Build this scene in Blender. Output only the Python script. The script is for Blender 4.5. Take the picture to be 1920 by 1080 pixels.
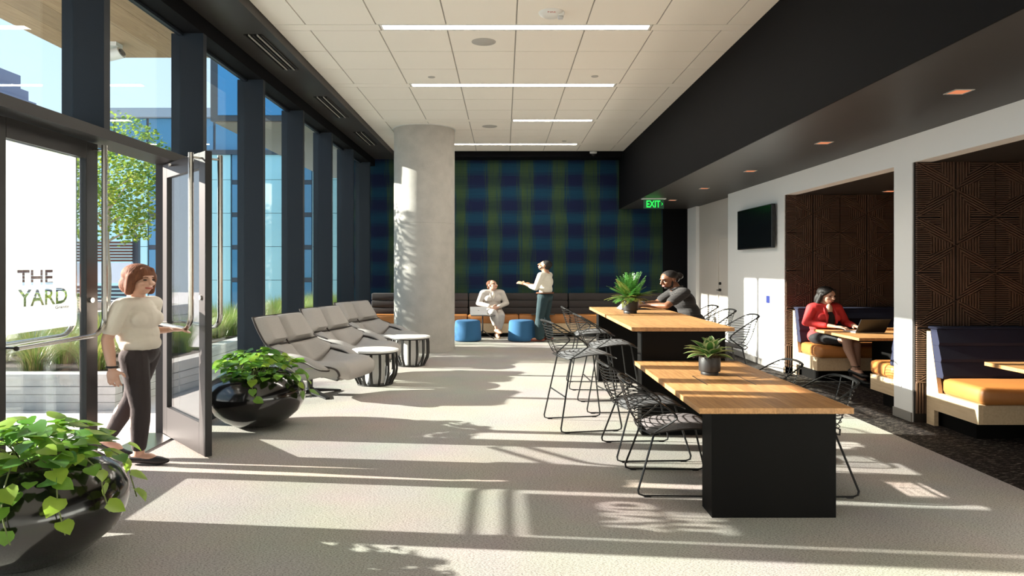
import bpy, bmesh, math, random
from mathutils import Vector, Matrix, noise
random.seed(7)
PI = math.pi
for o in list(bpy.data.objects): bpy.data.objects.remove(o)
SC = bpy.context.scene
C = SC.collection
# The photograph shows the place a third wider than tall things suggest, so every plan
# dimension (x and y, in metres as measured) is built K times wider; heights are as measured.
K = 4.0 / 3.0
EYE = 1.70
# ------------------------------------------------------------------ camera
cam = bpy.data.objects.new('camera', bpy.data.cameras.new('camera')); C.objects.link(cam)
cam.location = (0, 0, EYE); cam.rotation_euler = (PI / 2, 0, 0)
cam.data.sensor_fit = 'HORIZONTAL'; cam.data.sensor_width = 36.0
cam.data.lens = 36.0 * 1320 / 1920
cam.data.shift_x = 15 / 1920; cam.data.shift_y = -41 / 1920
cam.data.clip_start = 0.05; cam.data.clip_end = 600
SC.camera = cam
# ------------------------------------------------------------------ sky, sun, exposure
W = bpy.data.worlds.new('sky'); SC.world = W; W.use_nodes = True
nt = W.node_tree; nt.nodes.clear()
wo = nt.nodes.new('ShaderNodeOutputWorld'); bg = nt.nodes.new('ShaderNodeBackground')
tc = nt.nodes.new('ShaderNodeTexCoord'); sx = nt.nodes.new('ShaderNodeSeparateXYZ'); cr = nt.nodes.new('ShaderNodeValToRGB')
cr.color_ramp.elements[0].position = 0.0; cr.color_ramp.elements[0].color = (0.80, 0.90, 1.0, 1)
cr.color_ramp.elements[1].position = 0.8; cr.color_ramp.elements[1].color = (0.42, 0.66, 1.0, 1)
nt.links.new(tc.outputs['Generated'], sx.inputs[0]); nt.links.new(sx.outputs['Z'], cr.inputs[0])
nt.links.new(cr.outputs[0], bg.inputs[0]); bg.inputs[1].default_value = 0.95
nt.links.new(bg.outputs[0], wo.inputs[0])
sun = bpy.data.objects.new('sun', bpy.data.lights.new('sun', 'SUN')); C.objects.link(sun)
sun.data.energy = 18.0; sun.data.color = (1.0, 0.875, 0.765); sun.data.angle = math.radians(0.55)
SUN = Vector((1.0 * K, -0.11 * K, -0.455)).normalized()
sun.rotation_euler = SUN.to_track_quat('-Z', 'Y').to_euler()
sun.location = (-20, 10, 12)
SC.view_settings.view_transform = 'Standard'; SC.view_settings.look = 'None'
SC.view_settings.gamma = 1.0; SC.view_settings.use_curve_mapping = False
SC.view_settings.exposure = 0.55
# ------------------------------------------------------------------ materials
def new_mat(name):
    m = bpy.data.materials.new(name); m.use_nodes = True
    return m, m.node_tree, m.node_tree.nodes['Principled BSDF']
def mat(name, col, rough=0.5, metal=0.0, spec=0.5, var=0.0, vscale=8.0, bump=0.0, bscale=60.0, stretch=None, coat=0.0, emit=None, estr=0.0):
    m, t, b = new_mat(name)
    b.inputs['Base Color'].default_value = (*col, 1); b.inputs['Roughness'].default_value = rough
    b.inputs['Metallic'].default_value = metal; b.inputs['Specular IOR Level'].default_value = spec
    if coat: b.inputs['Coat Weight'].default_value = coat; b.inputs['Coat Roughness'].default_value = 0.08
    if emit: b.inputs['Emission Color'].default_value = (*emit, 1); b.inputs['Emission Strength'].default_value = estr
    if var or bump:
        co = t.nodes.new('ShaderNodeTexCoord'); mp = t.nodes.new('ShaderNodeMapping')
        if stretch: mp.inputs['Scale'].default_value = stretch
        t.links.new(co.outputs['Object'], mp.inputs[0])
    if var:
        n = t.nodes.new('ShaderNodeTexNoise'); n.inputs['Scale'].default_value = vscale; n.inputs['Detail'].default_value = 5
        t.links.new(mp.outputs[0], n.inputs['Vector'])
        mx = t.nodes.new('ShaderNodeMix'); mx.data_type = 'RGBA'
        mx.inputs['A'].default_value = (*[c * (1 - var) for c in col], 1); mx.inputs['B'].default_value = (*[min(1, c * (1 + var)) for c in col], 1)
        t.links.new(n.outputs['Fac'], mx.inputs['Factor']); t.links.new(mx.outputs['Result'], b.inputs['Base Color'])
    if bump:
        n2 = t.nodes.new('ShaderNodeTexNoise'); n2.inputs['Scale'].default_value = bscale; n2.inputs['Detail'].default_value = 3
        t.links.new(mp.outputs[0], n2.inputs['Vector'])
        bp = t.nodes.new('ShaderNodeBump'); bp.inputs['Strength'].default_value = bump; bp.inputs['Distance'].default_value = 0.01
        t.links.new(n2.outputs['Fac'], bp.inputs['Height']); t.links.new(bp.outputs[0], b.inputs['Normal'])
    return m
def emis(name, col, s):
    m = bpy.data.materials.new(name); m.use_nodes = True; t = m.node_tree; t.nodes.clear()
    e = t.nodes.new('ShaderNodeEmission'); o = t.nodes.new('ShaderNodeOutputMaterial')
    e.inputs[0].default_value = (*col, 1); e.inputs[1].default_value = s; t.links.new(e.outputs[0], o.inputs[0]); return m
def glass(name, tint, refl=0.09, gl=(1, 1, 1)):
    m = bpy.data.materials.new(name); m.use_nodes = True; t = m.node_tree; t.nodes.clear()
    o = t.nodes.new('ShaderNodeOutputMaterial'); mx = t.nodes.new('ShaderNodeMixShader')
    tr = t.nodes.new('ShaderNodeBsdfTransparent'); g = t.nodes.new('ShaderNodeBsdfGlossy'); lw = t.nodes.new('ShaderNodeLayerWeight')
    tr.inputs[0].default_value = (*tint, 1); g.inputs['Color'].default_value = (*gl, 1); g.inputs['Roughness'].default_value = 0.0
    lw.inputs['Blend'].default_value = 0.5
    pw = t.nodes.new('ShaderNodeMath'); pw.operation = 'POWER'; pw.inputs[1].default_value = 5.0; t.links.new(lw.outputs['Facing'], pw.inputs[0])
    ad = t.nodes.new('ShaderNodeMath'); ad.operation = 'MULTIPLY_ADD'; ad.inputs[1].default_value = 0.5; ad.inputs[2].default_value = refl; t.links.new(pw.outputs[0], ad.inputs[0])
    t.links.new(ad.outputs[0], mx.inputs[0]); t.links.new(tr.outputs[0], mx.inputs[1]); t.links.new(g.outputs[0], mx.inputs[2])
    t.links.new(mx.outputs[0], o.inputs[0]); return m
def leafmat(name, col, trans=0.35, rough=0.35, var=0.25):
    m, t, b = new_mat(name)
    b.inputs['Roughness'].default_value = rough
    oi = t.nodes.new('ShaderNodeTexCoord'); n = t.nodes.new('ShaderNodeTexNoise'); n.inputs['Scale'].default_value = 9
    t.links.new(oi.outputs['Object'], n.inputs['Vector'])
    mx = t.nodes.new('ShaderNodeMix'); mx.data_type = 'RGBA'
    mx.inputs['A'].default_value = (*[c * (1 - var) for c in col], 1); mx.inputs['B'].default_value = (*[min(1, c * (1 + var)) for c in col], 1)
    t.links.new(n.outputs['Fac'], mx.inputs['Factor']); t.links.new(mx.outputs['Result'], b.inputs['Base Color'])
    tl = t.nodes.new('ShaderNodeBsdfTranslucent'); t.links.new(mx.outputs['Result'], tl.inputs[0])
    ms = t.nodes.new('ShaderNodeMixShader'); ms.inputs[0].default_value = trans
    out = t.nodes['Material Output']
    t.links.new(b.outputs[0], ms.inputs[1]); t.links.new(tl.outputs[0], ms.inputs[2]); t.links.new(ms.outputs[0], out.inputs[0])
    return m
def carpet(name, base, fleck, lo, hi, scale, stretch, twotone=None):
    m, t, b = new_mat(name); b.inputs['Roughness'].default_value = 0.95; b.inputs['Specular IOR Level'].default_value = 0.1
    co = t.nodes.new('ShaderNodeTexCoord'); mp = t.nodes.new('ShaderNodeMapping'); mp.inputs['Scale'].default_value = stretch
    mp.inputs['Rotation'].default_value = (0, 0, 0.6)
    t.links.new(co.outputs['Object'], mp.inputs[0])
    n = t.nodes.new('ShaderNodeTexNoise'); n.inputs['Scale'].default_value = scale; n.inputs['Detail'].default_value = 6; n.inputs['Roughness'].default_value = 0.8
    t.links.new(mp.outputs[0], n.inputs['Vector'])
    r = t.nodes.new('ShaderNodeValToRGB'); r.color_ramp.elements[0].position = lo; r.color_ramp.elements[0].color = (*fleck, 1)
    r.color_ramp.elements[1].position = hi; r.color_ramp.elements[1].color = (*base, 1)
    t.links.new(n.outputs['Fac'], r.inputs[0])
    n2 = t.nodes.new('ShaderNodeTexNoise'); n2.inputs['Scale'].default_value = 1.1; n2.inputs['Detail'].default_value = 6
    t.links.new(co.outputs['Object'], n2.inputs['Vector'])
    mx = t.nodes.new('ShaderNodeMix'); mx.data_type = 'RGBA'; mx.blend_type = 'MULTIPLY'; mx.inputs['Factor'].default_value = 0.35
    t.links.new(r.outputs[0], mx.inputs['A']); t.links.new(n2.outputs['Color'], mx.inputs['B'])
    hs = t.nodes.new('ShaderNodeHueSaturation'); hs.inputs['Saturation'].default_value = 0.75; t.links.new(mx.outputs['Result'], hs.inputs['Color'])
    t.links.new(hs.outputs[0], b.inputs['Base Color'])
    bp = t.nodes.new('ShaderNodeBump'); bp.inputs['Strength'].default_value = 0.5; bp.inputs['Distance'].default_value = 0.008
    t.links.new(n.outputs['Fac'], bp.inputs['Height']); t.links.new(bp.outputs[0], b.inputs['Normal'])
    return m
def woodmat(name, col, dark, scale=3.0, stretch=(14, 1.2, 14), rough=0.35):
    m, t, b = new_mat(name); b.inputs['Roughness'].default_value = rough
    co = t.nodes.new('ShaderNodeTexCoord'); mp = t.nodes.new('ShaderNodeMapping'); mp.inputs['Scale'].default_value = stretch
    t.links.new(co.outputs['Object'], mp.inputs[0])
    n = t.nodes.new('ShaderNodeTexNoise'); n.inputs['Scale'].default_value = scale; n.inputs['Detail'].default_value = 6; n.inputs['Distortion'].default_value = 0.6
    t.links.new(mp.outputs[0], n.inputs['Vector'])
    r = t.nodes.new('ShaderNodeValToRGB'); r.color_ramp.elements[0].position = 0.3; r.color_ramp.elements[0].color = (*dark, 1)
    r.color_ramp.elements[1].position = 0.65; r.color_ramp.elements[1].color = (*col, 1)
    t.links.new(n.outputs['Fac'], r.inputs[0])
    oi = t.nodes.new('ShaderNodeObjectInfo'); hs = t.nodes.new('ShaderNodeHueSaturation')
    mr = t.nodes.new('ShaderNodeMapRange'); mr.inputs['To Min'].default_value = 0.85; mr.inputs['To Max'].default_value = 1.12
    t.links.new(oi.outputs['Random'], mr.inputs[0]); t.links.new(mr.outputs[0], hs.inputs['Value'])
    t.links.new(r.outputs[0], hs.inputs['Color']); t.links.new(hs.outputs[0], b.inputs['Base Color'])
    return m
def plaid(name, px, pz, x0, z0):
    # woven plaid wall covering: green vertical bands over navy and teal horizontal bands, with thread streaks
    m, t, b = new_mat(name); b.inputs['Roughness'].default_value = 0.8; b.inputs['Specular IOR Level'].default_value = 0.2
    N = t.nodes.new; L = t.links.new
    co = N('ShaderNodeTexCoord'); sp = N('ShaderNodeSeparateXYZ'); L(co.outputs['Object'], sp.inputs[0])
    def math_(op, a, bb):
        q = N('ShaderNodeMath'); q.operation = op
        for i, v in enumerate((a, bb)):
            if v is None: continue
            if isinstance(v, (int, float)): q.inputs[i].default_value = v
            else: L(v, q.inputs[i])
        return q.outputs[0]
    def streak(sc):
        mp = N('ShaderNodeMapping'); mp.inputs['Scale'].default_value = sc; L(co.outputs['Object'], mp.inputs[0])
        n = N('ShaderNodeTexNoise'); n.inputs['Scale'].default_value = 1; n.inputs['Detail'].default_value = 4; n.inputs['Roughness'].default_value = 0.7; L(mp.outputs[0], n.inputs['Vector'])
        return n.outputs['Fac']
    vs = streak((62, 1, 1.2)); hsn = streak((1.2, 1, 62))
    cx = math_('COSINE', math_('MULTIPLY', math_('SUBTRACT', sp.outputs['X'], x0), 2 * PI / px), None)
    cz = math_('COSINE', math_('MULTIPLY', math_('SUBTRACT', sp.outputs['Z'], z0), 2 * PI / pz), None)
    g = math_('ADD', math_('MULTIPLY', cx, 0.5), math_('MULTIPLY', math_('SUBTRACT', vs, 0.5), 2.6))
    h = math_('ADD', math_('MULTIPLY', cz, 0.5), math_('MULTIPLY', math_('SUBTRACT', hsn, 0.5), 1.8))
    r1 = N('ShaderNodeValToRGB'); L(math_('ADD', h, 0.5), r1.inputs[0])
    r1.color_ramp.elements[0].position = 0.25; r1.color_ramp.elements[0].color = (0.0045, 0.009, 0.040, 1)
    r1.color_ramp.elements[1].position = 0.95; r1.color_ramp.elements[1].color = (0.004, 0.036, 0.072, 1)
    r2 = N('ShaderNodeValToRGB'); L(math_('ADD', g, 0.13), r2.inputs[0])
    r2.color_ramp.elements[0].position = 0.08; r2.color_ramp.elements[0].color = (0, 0, 0, 1)
    r2.color_ramp.elements[1].position = 0.5; r2.color_ramp.elements[1].color = (1, 1, 1, 1)
    r3 = N('ShaderNodeValToRGB'); L(math_('ADD', h, 0.5), r3.inputs[0])
    r3.color_ramp.elements[0].color = (0.016, 0.034, 0.024, 1); r3.color_ramp.elements[1].color = (0.032, 0.062, 0.026, 1)
    mx = N('ShaderNodeMix'); mx.data_type = 'RGBA'; L(r2.outputs[0], mx.inputs['Factor']); L(r1.outputs[0], mx.inputs['A']); L(r3.outputs[0], mx.inputs['B'])
    L(mx.outputs['Result'], b.inputs['Base Color'])
    return m
M = {}
M['carpet'] = carpet('carpet', (0.62, 0.57, 0.51), (0.14, 0.11, 0.085), 0.38, 0.53, 75, (1, 2.2, 1))
M['dcarpet'] = carpet('dcarpet', (0.016, 0.012, 0.011), (0.30, 0.24, 0.19), 0.36, 0.47, 14, (1, 3.5, 1))
M['tile'] = mat('tile', (0.86, 0.81, 0.735), 0.9, bump=0.05, bscale=300)
M['grid'] = mat('grid', (0.42, 0.40, 0.37), 0.8)
M['white'] = mat('white', (0.86, 0.85, 0.84), 0.75, bump=0.03, bscale=150)
M['shaded_beige'] = mat('shaded_beige', (0.62, 0.57, 0.52), 0.7)  # darker, warmer than the white: weaker light on the door wall, put into the colour
M['black'] = mat('black', (0.004, 0.004, 0.005), 0.7, spec=0.08, var=0.15, vscale=3)
M['soffit'] = mat('soffit', (0.036, 0.032, 0.030), 0.45, spec=0.3, var=0.15, vscale=2)
M['mullion'] = mat('mullion', (0.012, 0.017, 0.025), 0.5, spec=0.3)
M['door'] = mat('door_paint', (0.024, 0.022, 0.022), 0.42, spec=0.35)
M['steel'] = mat('steel', (0.62, 0.60, 0.57), 0.25, metal=1.0, bump=0.04, bscale=200, stretch=(1, 1, 0.05))
M['concrete'] = mat('concrete', (0.47, 0.445, 0.41), 0.85, var=0.2, vscale=5, bump=0.2, bscale=40)
M['concrete2'] = mat('concrete2', (0.55, 0.54, 0.52), 0.9, var=0.18, vscale=9, bump=0.3, bscale=50)
M['paper'] = plaid('wallpaper', 0.615 * K, 0.63, (925 - 945) / 1320 * 13.2 * K, 1.70 + (499 - 362) * 13.2 / 990)
M['panel'] = mat('panel', (0.12, 0.066, 0.042), 0.5, var=0.4, vscale=6)
M['panelback'] = mat('panelback', (0.012, 0.007, 0.005), 0.7)
M['oak'] = woodmat('oak', (0.58, 0.30, 0.115), (0.38, 0.18, 0.062), rough=0.48)
M['ply'] = woodmat('ply', (0.74, 0.56, 0.36), (0.64, 0.46, 0.28), rough=0.5)
M['leg'] = mat('table_leg', (0.0045, 0.004, 0.0038), 0.6, spec=0.1, var=0.1, vscale=2)
M['wire'] = mat('wire', (0.012, 0.012, 0.012), 0.35, metal=0.2)
M['pad'] = mat('pad', (0.12, 0.12, 0.125), 0.95, var=0.5, vscale=90, bump=0.3, bscale=200)
M['lounge'] = mat('lounge', (0.44, 0.415, 0.395), 0.95, var=0.16, vscale=120, bump=0.25, bscale=220)
M['shell'] = mat('shell', (0.33, 0.31, 0.29), 0.8, var=0.12, vscale=90)
M['piping'] = mat('piping', (0.035, 0.025, 0.022), 0.6)
M['lam'] = mat('laminate', (0.80, 0.79, 0.77), 0.35)
M['slatblk'] = mat('slatblk', (0.012, 0.010, 0.009), 0.5)
M['pot'] = mat('gloss_black', (0.007, 0.006, 0.006), 0.16, spec=0.6, coat=0.5)
M['potm'] = mat('matte_black_pot', (0.022, 0.020, 0.020), 0.5)
M['soil'] = mat('soil', (0.05, 0.032, 0.02), 1.0, var=0.6, vscale=60, bump=0.8, bscale=80)
M['leafa'] = leafmat('leaf_pothos', (0.16, 0.33, 0.035))
M['leafb'] = leafmat('leaf_pothos_dark', (0.10, 0.25, 0.04))
M['leafc'] = leafmat('leaf_lime', (0.30, 0.45, 0.05))
M['stem'] = mat('stem', (0.14, 0.17, 0.05), 0.6)
M['fern'] = leafmat('leaf_fern', (0.07, 0.22, 0.04), 0.3)
M['fern2'] = leafmat('leaf_fern_olive', (0.22, 0.24, 0.05), 0.3)
M['hosta'] = leafmat('leaf_stripe', (0.09, 0.24, 0.05), 0.3)
M['cream'] = leafmat('leaf_cream', (0.62, 0.66, 0.33), 0.3)
M['moss'] = mat('moss', (0.07, 0.05, 0.03), 1.0)
M['grass'] = leafmat('grass', (0.22, 0.34, 0.07), 0.3)
M['grass2'] = leafmat('grass_dry', (0.42, 0.36, 0.14), 0.3)
M['tree'] = leafmat('tree_leaf', (0.30, 0.38, 0.055), 0.35)
M['tree2'] = leafmat('tree_leaf_dark', (0.13, 0.24, 0.04), 0.35)
M['bark'] = mat('bark', (0.50, 0.42, 0.34), 0.9, var=0.3, vscale=20, bump=0.5)
M['pouf'] = mat('pouf', (0.028, 0.12, 0.26), 0.9, var=0.15, vscale=150, bump=0.2, bscale=250)
M['orange'] = mat('orange_leather', (0.43, 0.165, 0.042), 0.45, var=0.08, vscale=10, bump=0.05, bscale=120)
M['navy'] = mat('navy', (0.012, 0.014, 0.038), 0.9, var=0.25, vscale=150, bump=0.15, bscale=200)
M['charcoal'] = mat('charcoal', (0.042, 0.036, 0.036), 0.92, var=0.2, vscale=120, bump=0.15, bscale=200)
M['tv'] = mat('tv', (0.003, 0.003, 0.004), 0.25, spec=0.2)
M['plastic'] = mat('plastic_black', (0.012, 0.012, 0.013), 0.4)
M['silver'] = mat('silver', (0.62, 0.63, 0.65), 0.35, metal=0.3)
M['wplastic'] = mat('white_plastic', (0.75, 0.74, 0.71), 0.4)
M['gplastic'] = mat('grey_plastic', (0.44, 0.42, 0.39), 0.6)
M['redink'] = mat('red_ink', (0.5, 0.03, 0.03), 0.5)
M['bluepl'] = mat('blue_plate', (0.02, 0.03, 0.14), 0.4)
M['led'] = emis('led', (1.0, 0.93, 0.82), 30.0)
M['amber'] = emis('amber_lens', (1.0, 0.33, 0.15), 0.55)
M['exitg'] = emis('exit_green', (0.03, 1.0, 0.10), 1.1)
M['exitp'] = mat('exit_plate', (0.05, 0.16, 0.09), 0.2)
M['glass'] = glass('glass', (0.90, 0.965, 0.97), 0.03)
M['dglass'] = glass('door_glass', (0.88, 0.94, 0.95), 0.13)
M['cove'] = mat('cove', (0.27, 0.25, 0.23), 0.6)
M['paver'] = mat('paver', (0.60, 0.57, 0.55), 0.9, var=0.12, vscale=3, bump=0.1)
M['facade'] = mat('facade', (0.40, 0.66, 0.67), 0.6, var=0.04, vscale=0.5)
M['fwin'] = mat('facade_glass', (0.06, 0.22, 0.36), 0.08, spec=0.9)
M['fblue'] = mat('bay_glass', (0.03, 0.26, 0.55), 0.10, spec=0.9)
M['fdark'] = mat('facade_frame', (0.05, 0.06, 0.075), 0.5)
M['fgrey'] = mat('facade_grey', (0.36, 0.37, 0.40), 0.5)
M['soffw'] = woodmat('canopy_wood', (0.33, 0.22, 0.12), (0.25, 0.155, 0.08), stretch=(10, 1, 10), rough=0.6)
M['soffg'] = mat('overhang_soffit', (0.33, 0.29, 0.24), 0.7)
M['tower'] = mat('tower', (0.17, 0.18, 0.27), 0.6)
M['towerw'] = mat('tower_glass', (0.10, 0.11, 0.20), 0.3)
M['fence'] = mat('fence', (0.14, 0.065, 0.045), 0.7)
M['fencew'] = mat('fence_white', (0.70, 0.74, 0.80), 0.7)
def film():
    m = bpy.data.materials.new('white_film'); m.use_nodes = True; t = m.node_tree; t.nodes.clear()
    o = t.nodes.new('ShaderNodeOutputMaterial'); mx = t.nodes.new('ShaderNodeMixShader'); mx.inputs[0].default_value = 0.5
    d = t.nodes.new('ShaderNodeBsdfDiffuse'); l = t.nodes.new('ShaderNodeBsdfTranslucent')
    d.inputs[0].default_value = (0.86, 0.86, 0.86, 1); l.inputs[0].default_value = (0.86, 0.85, 0.84, 1)
    t.links.new(d.outputs[0], mx.inputs[1]); t.links.new(l.outputs[0], mx.inputs[2]); t.links.new(mx.outputs[0], o.inputs[0]); return m
M['film'] = film()
M['ink'] = mat('ink', (0.12, 0.07, 0.07), 0.6)
# people
M['skin_f'] = mat('skin_fair', (0.62, 0.36, 0.26), 0.5)
M['skin_t'] = mat('skin_tan', (0.50, 0.27, 0.17), 0.5)
M['skin_d'] = mat('skin_brown', (0.20, 0.085, 0.045), 0.45)
M['hair_b'] = mat('hair_brown', (0.15, 0.058, 0.030), 0.75, spec=0.25, var=0.5, vscale=60, stretch=(1, 1, 0.15), bump=0.5, bscale=70)
M['hair_k'] = mat('hair_black', (0.012, 0.009, 0.008), 0.6, spec=0.35, var=0.4, vscale=60, stretch=(1, 1, 0.15), bump=0.5, bscale=70)
M['cream_c'] = mat('cream_cloth', (0.66, 0.60, 0.52), 0.9, bump=0.2, bscale=30)
M['white_c'] = mat('ivory_cloth', (0.76, 0.71, 0.61), 0.85, bump=0.2, bscale=25)
M['greige_c'] = mat('greige_cloth', (0.58, 0.53, 0.49), 0.9, bump=0.2, bscale=25)
M['dark_c'] = mat('dark_trousers', (0.035, 0.026, 0.027), 0.9, bump=0.3, bscale=30)
M['teal_c'] = mat('teal_trousers', (0.012, 0.034, 0.042), 0.85, bump=0.3, bscale=20)
M['red_c'] = mat('red_cloth', (0.62, 0.035, 0.035), 0.75, bump=0.2, bscale=25)
M['black_c'] = mat('black_cloth', (0.014, 0.013, 0.015), 0.85, bump=0.2, bscale=30)
M['shoe_k'] = mat('shoe_black', (0.015, 0.012, 0.012), 0.5)
M['shoe_r'] = mat('shoe_tan', (0.25, 0.055, 0.03), 0.35)
M['belt'] = mat('belt', (0.14, 0.05, 0.02), 0.5)
M['eye'] = mat('eye_dark', (0.02, 0.012, 0.01), 0.2)
M['lip'] = mat('lip', (0.42, 0.10, 0.08), 0.45)
M['teeth'] = mat('teeth', (0.85, 0.82, 0.76), 0.3)
M['stripe_c'] = mat('stripe', (0.016, 0.014, 0.016), 0.85)
def stripe_shirt():
    m, t, b = new_mat('striped_shirt'); b.inputs['Roughness'].default_value = 0.9
    co = t.nodes.new('ShaderNodeTexCoord'); w = t.nodes.new('ShaderNodeTexWave'); w.inputs['Scale'].default_value = 16; w.bands_direction = 'Z'
    t.links.new(co.outputs['Object'], w.inputs['Vector']); r = t.nodes.new('ShaderNodeValToRGB')
    r.color_ramp.elements[0].position = 0.8; r.color_ramp.elements[0].color = (0.014, 0.012, 0.013, 1)
    r.color_ramp.elements[1].position = 0.95; r.color_ramp.elements[1].color = (0.11, 0.10, 0.095, 1)
    t.links.new(w.outputs['Fac'], r.inputs[0]); t.links.new(r.outputs[0], b.inputs['Base Color']); return m
M['stripe_c'] = stripe_shirt()
# ------------------------------------------------------------------ helpers
class B:
    """collects shapes in metres; every face keeps a material slot"""
    def __init__(s): s.v = []; s.f = []; s.m = []; s.cur = 0
    def add(s, vs, fs):
        o = len(s.v); s.v += [tuple(p) for p in vs]
        for f in fs: s.f.append(tuple(i + o for i in f)); s.m.append(s.cur)
        return s
    def box(s, x0, x1, y0, y1, z0, z1, c=0.0):
        if c <= 0:
            vs = [(x, y, z) for z in (z0, z1) for y in (y0, y1) for x in (x0, x1)]
            return s.add(vs, [(0, 2, 3, 1), (4, 5, 7, 6), (0, 1, 5, 4), (2, 6, 7, 3), (0, 4, 6, 2), (1, 3, 7, 5)])
        bm = bmesh.new(); bmesh.ops.create_cube(bm, size=1)
        bmesh.ops.transform(bm, matrix=Matrix.Translation(((x0 + x1) / 2, (y0 + y1) / 2, (z0 + z1) / 2)) @ Matrix.Diagonal((abs(x1 - x0), abs(y1 - y0), abs(z1 - z0), 1)), verts=bm.verts)
        bmesh.ops.bevel(bm, geom=bm.edges[:], offset=c, segments=2 if c > 0.012 else 1, affect='EDGES', profile=0.5)
        bm.verts.index_update(); r = s.add([v.co[:] for v in bm.verts], [[v.index for v in f.verts] for f in bm.faces]); bm.free(); return r
    def tube(s, pts, r, n=6, closed=False, cap=True):
        pts = [Vector(p) for p in pts]; rs = r if isinstance(r, (list, tuple)) else [r] * len(pts)
        N = len(pts); rings = []; up = None
        for i, p in enumerate(pts):
            a = pts[(i - 1) % N] if (closed or i > 0) else p; b = pts[(i + 1) % N] if (closed or i < N - 1) else p
            d = (b - a); d = d.normalized() if d.length > 1e-9 else Vector((0, 0, 1))
            if up is None:
                up = Vector((0, 0, 1)) if abs(d.z) < 0.9 else Vector((1, 0, 0))
            x = d.cross(up)
            if x.length < 1e-6: x = d.orthogonal()
            x.normalize(); y = x.cross(d).normalized(); up = y
            rings.append([p + (x * math.cos(2 * PI * k / n) + y * math.sin(2 * PI * k / n)) * rs[i] for k in range(n)])
        vs = [q for rg in rings for q in rg]; fs = []
        for i in range(N if closed else N - 1):
            j = (i + 1) % N
            for k in range(n):
                fs.append((i * n + k, i * n + (k + 1) % n, j * n + (k + 1) % n, j * n + k))
        if cap and not closed: fs += [tuple(range(n - 1, -1, -1)), tuple((N - 1) * n + k for k in range(n))]
        return s.add(vs, fs)
    def lathe(s, prof, seg=32, cx=0, cy=0, cap=True):
        vs = []; fs = []; n = len(prof)
        for k in range(seg):
            a = 2 * PI * k / seg
            for r, z in prof: vs.append((cx + r * math.cos(a), cy + r * math.sin(a), z))
        for k in range(seg):
            j = (k + 1) % seg
            for i in range(n - 1): fs.append((k * n + i, j * n + i, j * n + i + 1, k * n + i + 1))
        if cap:
            if prof[0][0] > 1e-6: fs.append(tuple(k * n for k in range(seg - 1, -1, -1)))
            if prof[-1][0] > 1e-6: fs.append(tuple(k * n + n - 1 for k in range(seg)))
        return s.add(vs, fs)
    def prism(s, poly, axis, a, b):
        """poly of 2D points extruded along axis 'x','y' or 'z' from a to b"""
        def mk(p, t):
            return {'x': (t, p[0], p[1]), 'y': (p[0], t, p[1]), 'z': (p[0], p[1], t)}[axis]
        n = len(poly); vs = [mk(p, a) for p in poly] + [mk(p, b) for p in poly]
        return s.add(vs, [tuple(range(n)), tuple(range(2 * n - 1, n - 1, -1))] + [(i, (i + 1) % n, n + (i + 1) % n, n + i) for i in range(n)])
    def ell(s, c, r, fr=None, seg=14, rings=9):
        c = Vector(c); r = (r, r, r) if isinstance(r, (int, float)) else r
        fr = fr or (Vector((1, 0, 0)), Vector((0, 1, 0)), Vector((0, 0, 1)))
        vs = []; fs = []
        for i in range(rings + 1):
            th = PI * i / rings
            for k in range(seg):
                ph = 2 * PI * k / seg
                vs.append(c + fr[0] * (r[0] * math.sin(th) * math.cos(ph)) + fr[1] * (r[1] * math.sin(th) * math.sin(ph)) + fr[2] * (r[2] * math.cos(th)))
        for i in range(rings):
            for k in range(seg):
                j = (k + 1) % seg
                if i == 0: fs.append((k, seg + k, seg + j))
                elif i == rings - 1: fs.append((i * seg + k, (i + 1) * seg + k, i * seg + j))
                else: fs.append((i * seg + k, (i + 1) * seg + k, (i + 1) * seg + j, i * seg + j))
        return s.add(vs, fs)
    def cap(s, p0, p1, r0, r1, seg=12):
        p0 = Vector(p0); p1 = Vector(p1); d = p1 - p0
        n = 6; pts = []; rs = []
        u = d.normalized() if d.length > 1e-6 else Vector((0, 0, 1))
        for i in range(n):
            a = PI / 2 * i / (n - 1); pts.append(p0 - u * r0 * math.cos(a)); rs.append(max(r0 * math.sin(a), r0 * 0.05))
        for i in range(n):
            a = PI / 2 * i / (n - 1); pts.append(p1 + u * r1 * math.sin(a)); rs.append(max(r1 * math.cos(a), r1 * 0.05))
        return s.tube(pts, rs, seg)
    def grid(s, rows):
        n = len(rows[0]); vs = [p for r in rows for p in r]
        return s.add(vs, [(i * n + j, i * n + j + 1, (i + 1) * n + j + 1, (i + 1) * n + j) for i in range(len(rows) - 1) for j in range(n - 1)])
def to_mesh(name, b, mats, smooth=False, angle=None, recalc=True):
    me = bpy.data.meshes.new(name)
    me.from_pydata([(x * K, y * K, z) for x, y, z in b.v], [], b.f)
    for m in (mats if isinstance(mats, (list, tuple)) else [mats]): me.materials.append(M[m] if isinstance(m, str) else m)
    if len(me.materials) > 1: me.polygons.foreach_set('material_index', b.m)
    if recalc:
        bm = bmesh.new(); bm.from_mesh(me); bmesh.ops.recalc_face_normals(bm, faces=bm.faces); bm.to_mesh(me); bm.free()
    if smooth:
        me.polygons.foreach_set('use_smooth', [True] * len(me.polygons))
        if angle: me.set_sharp_from_angle(angle=math.radians(angle))
    me.update(); return me
def link(name, me, parent=None, loc=(0, 0, 0), rz=0.0):
    o = bpy.data.objects.new(name, me); C.objects.link(o)
    o.location = (loc[0] * K, loc[1] * K, loc[2]); o.rotation_euler = (0, 0, rz)
    if parent: o.parent = parent
    return o
def obj(name, b, mats, parent=None, smooth=False, angle=35, loc=(0, 0, 0), rz=0.0, recalc=True):
    return link(name, to_mesh(name, b, mats, smooth, angle, recalc), parent, loc, rz)
def tag(o, label, cat, group=None):
    o['label'] = label; o['category'] = cat
    if group: o['group'] = group
    return o
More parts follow.
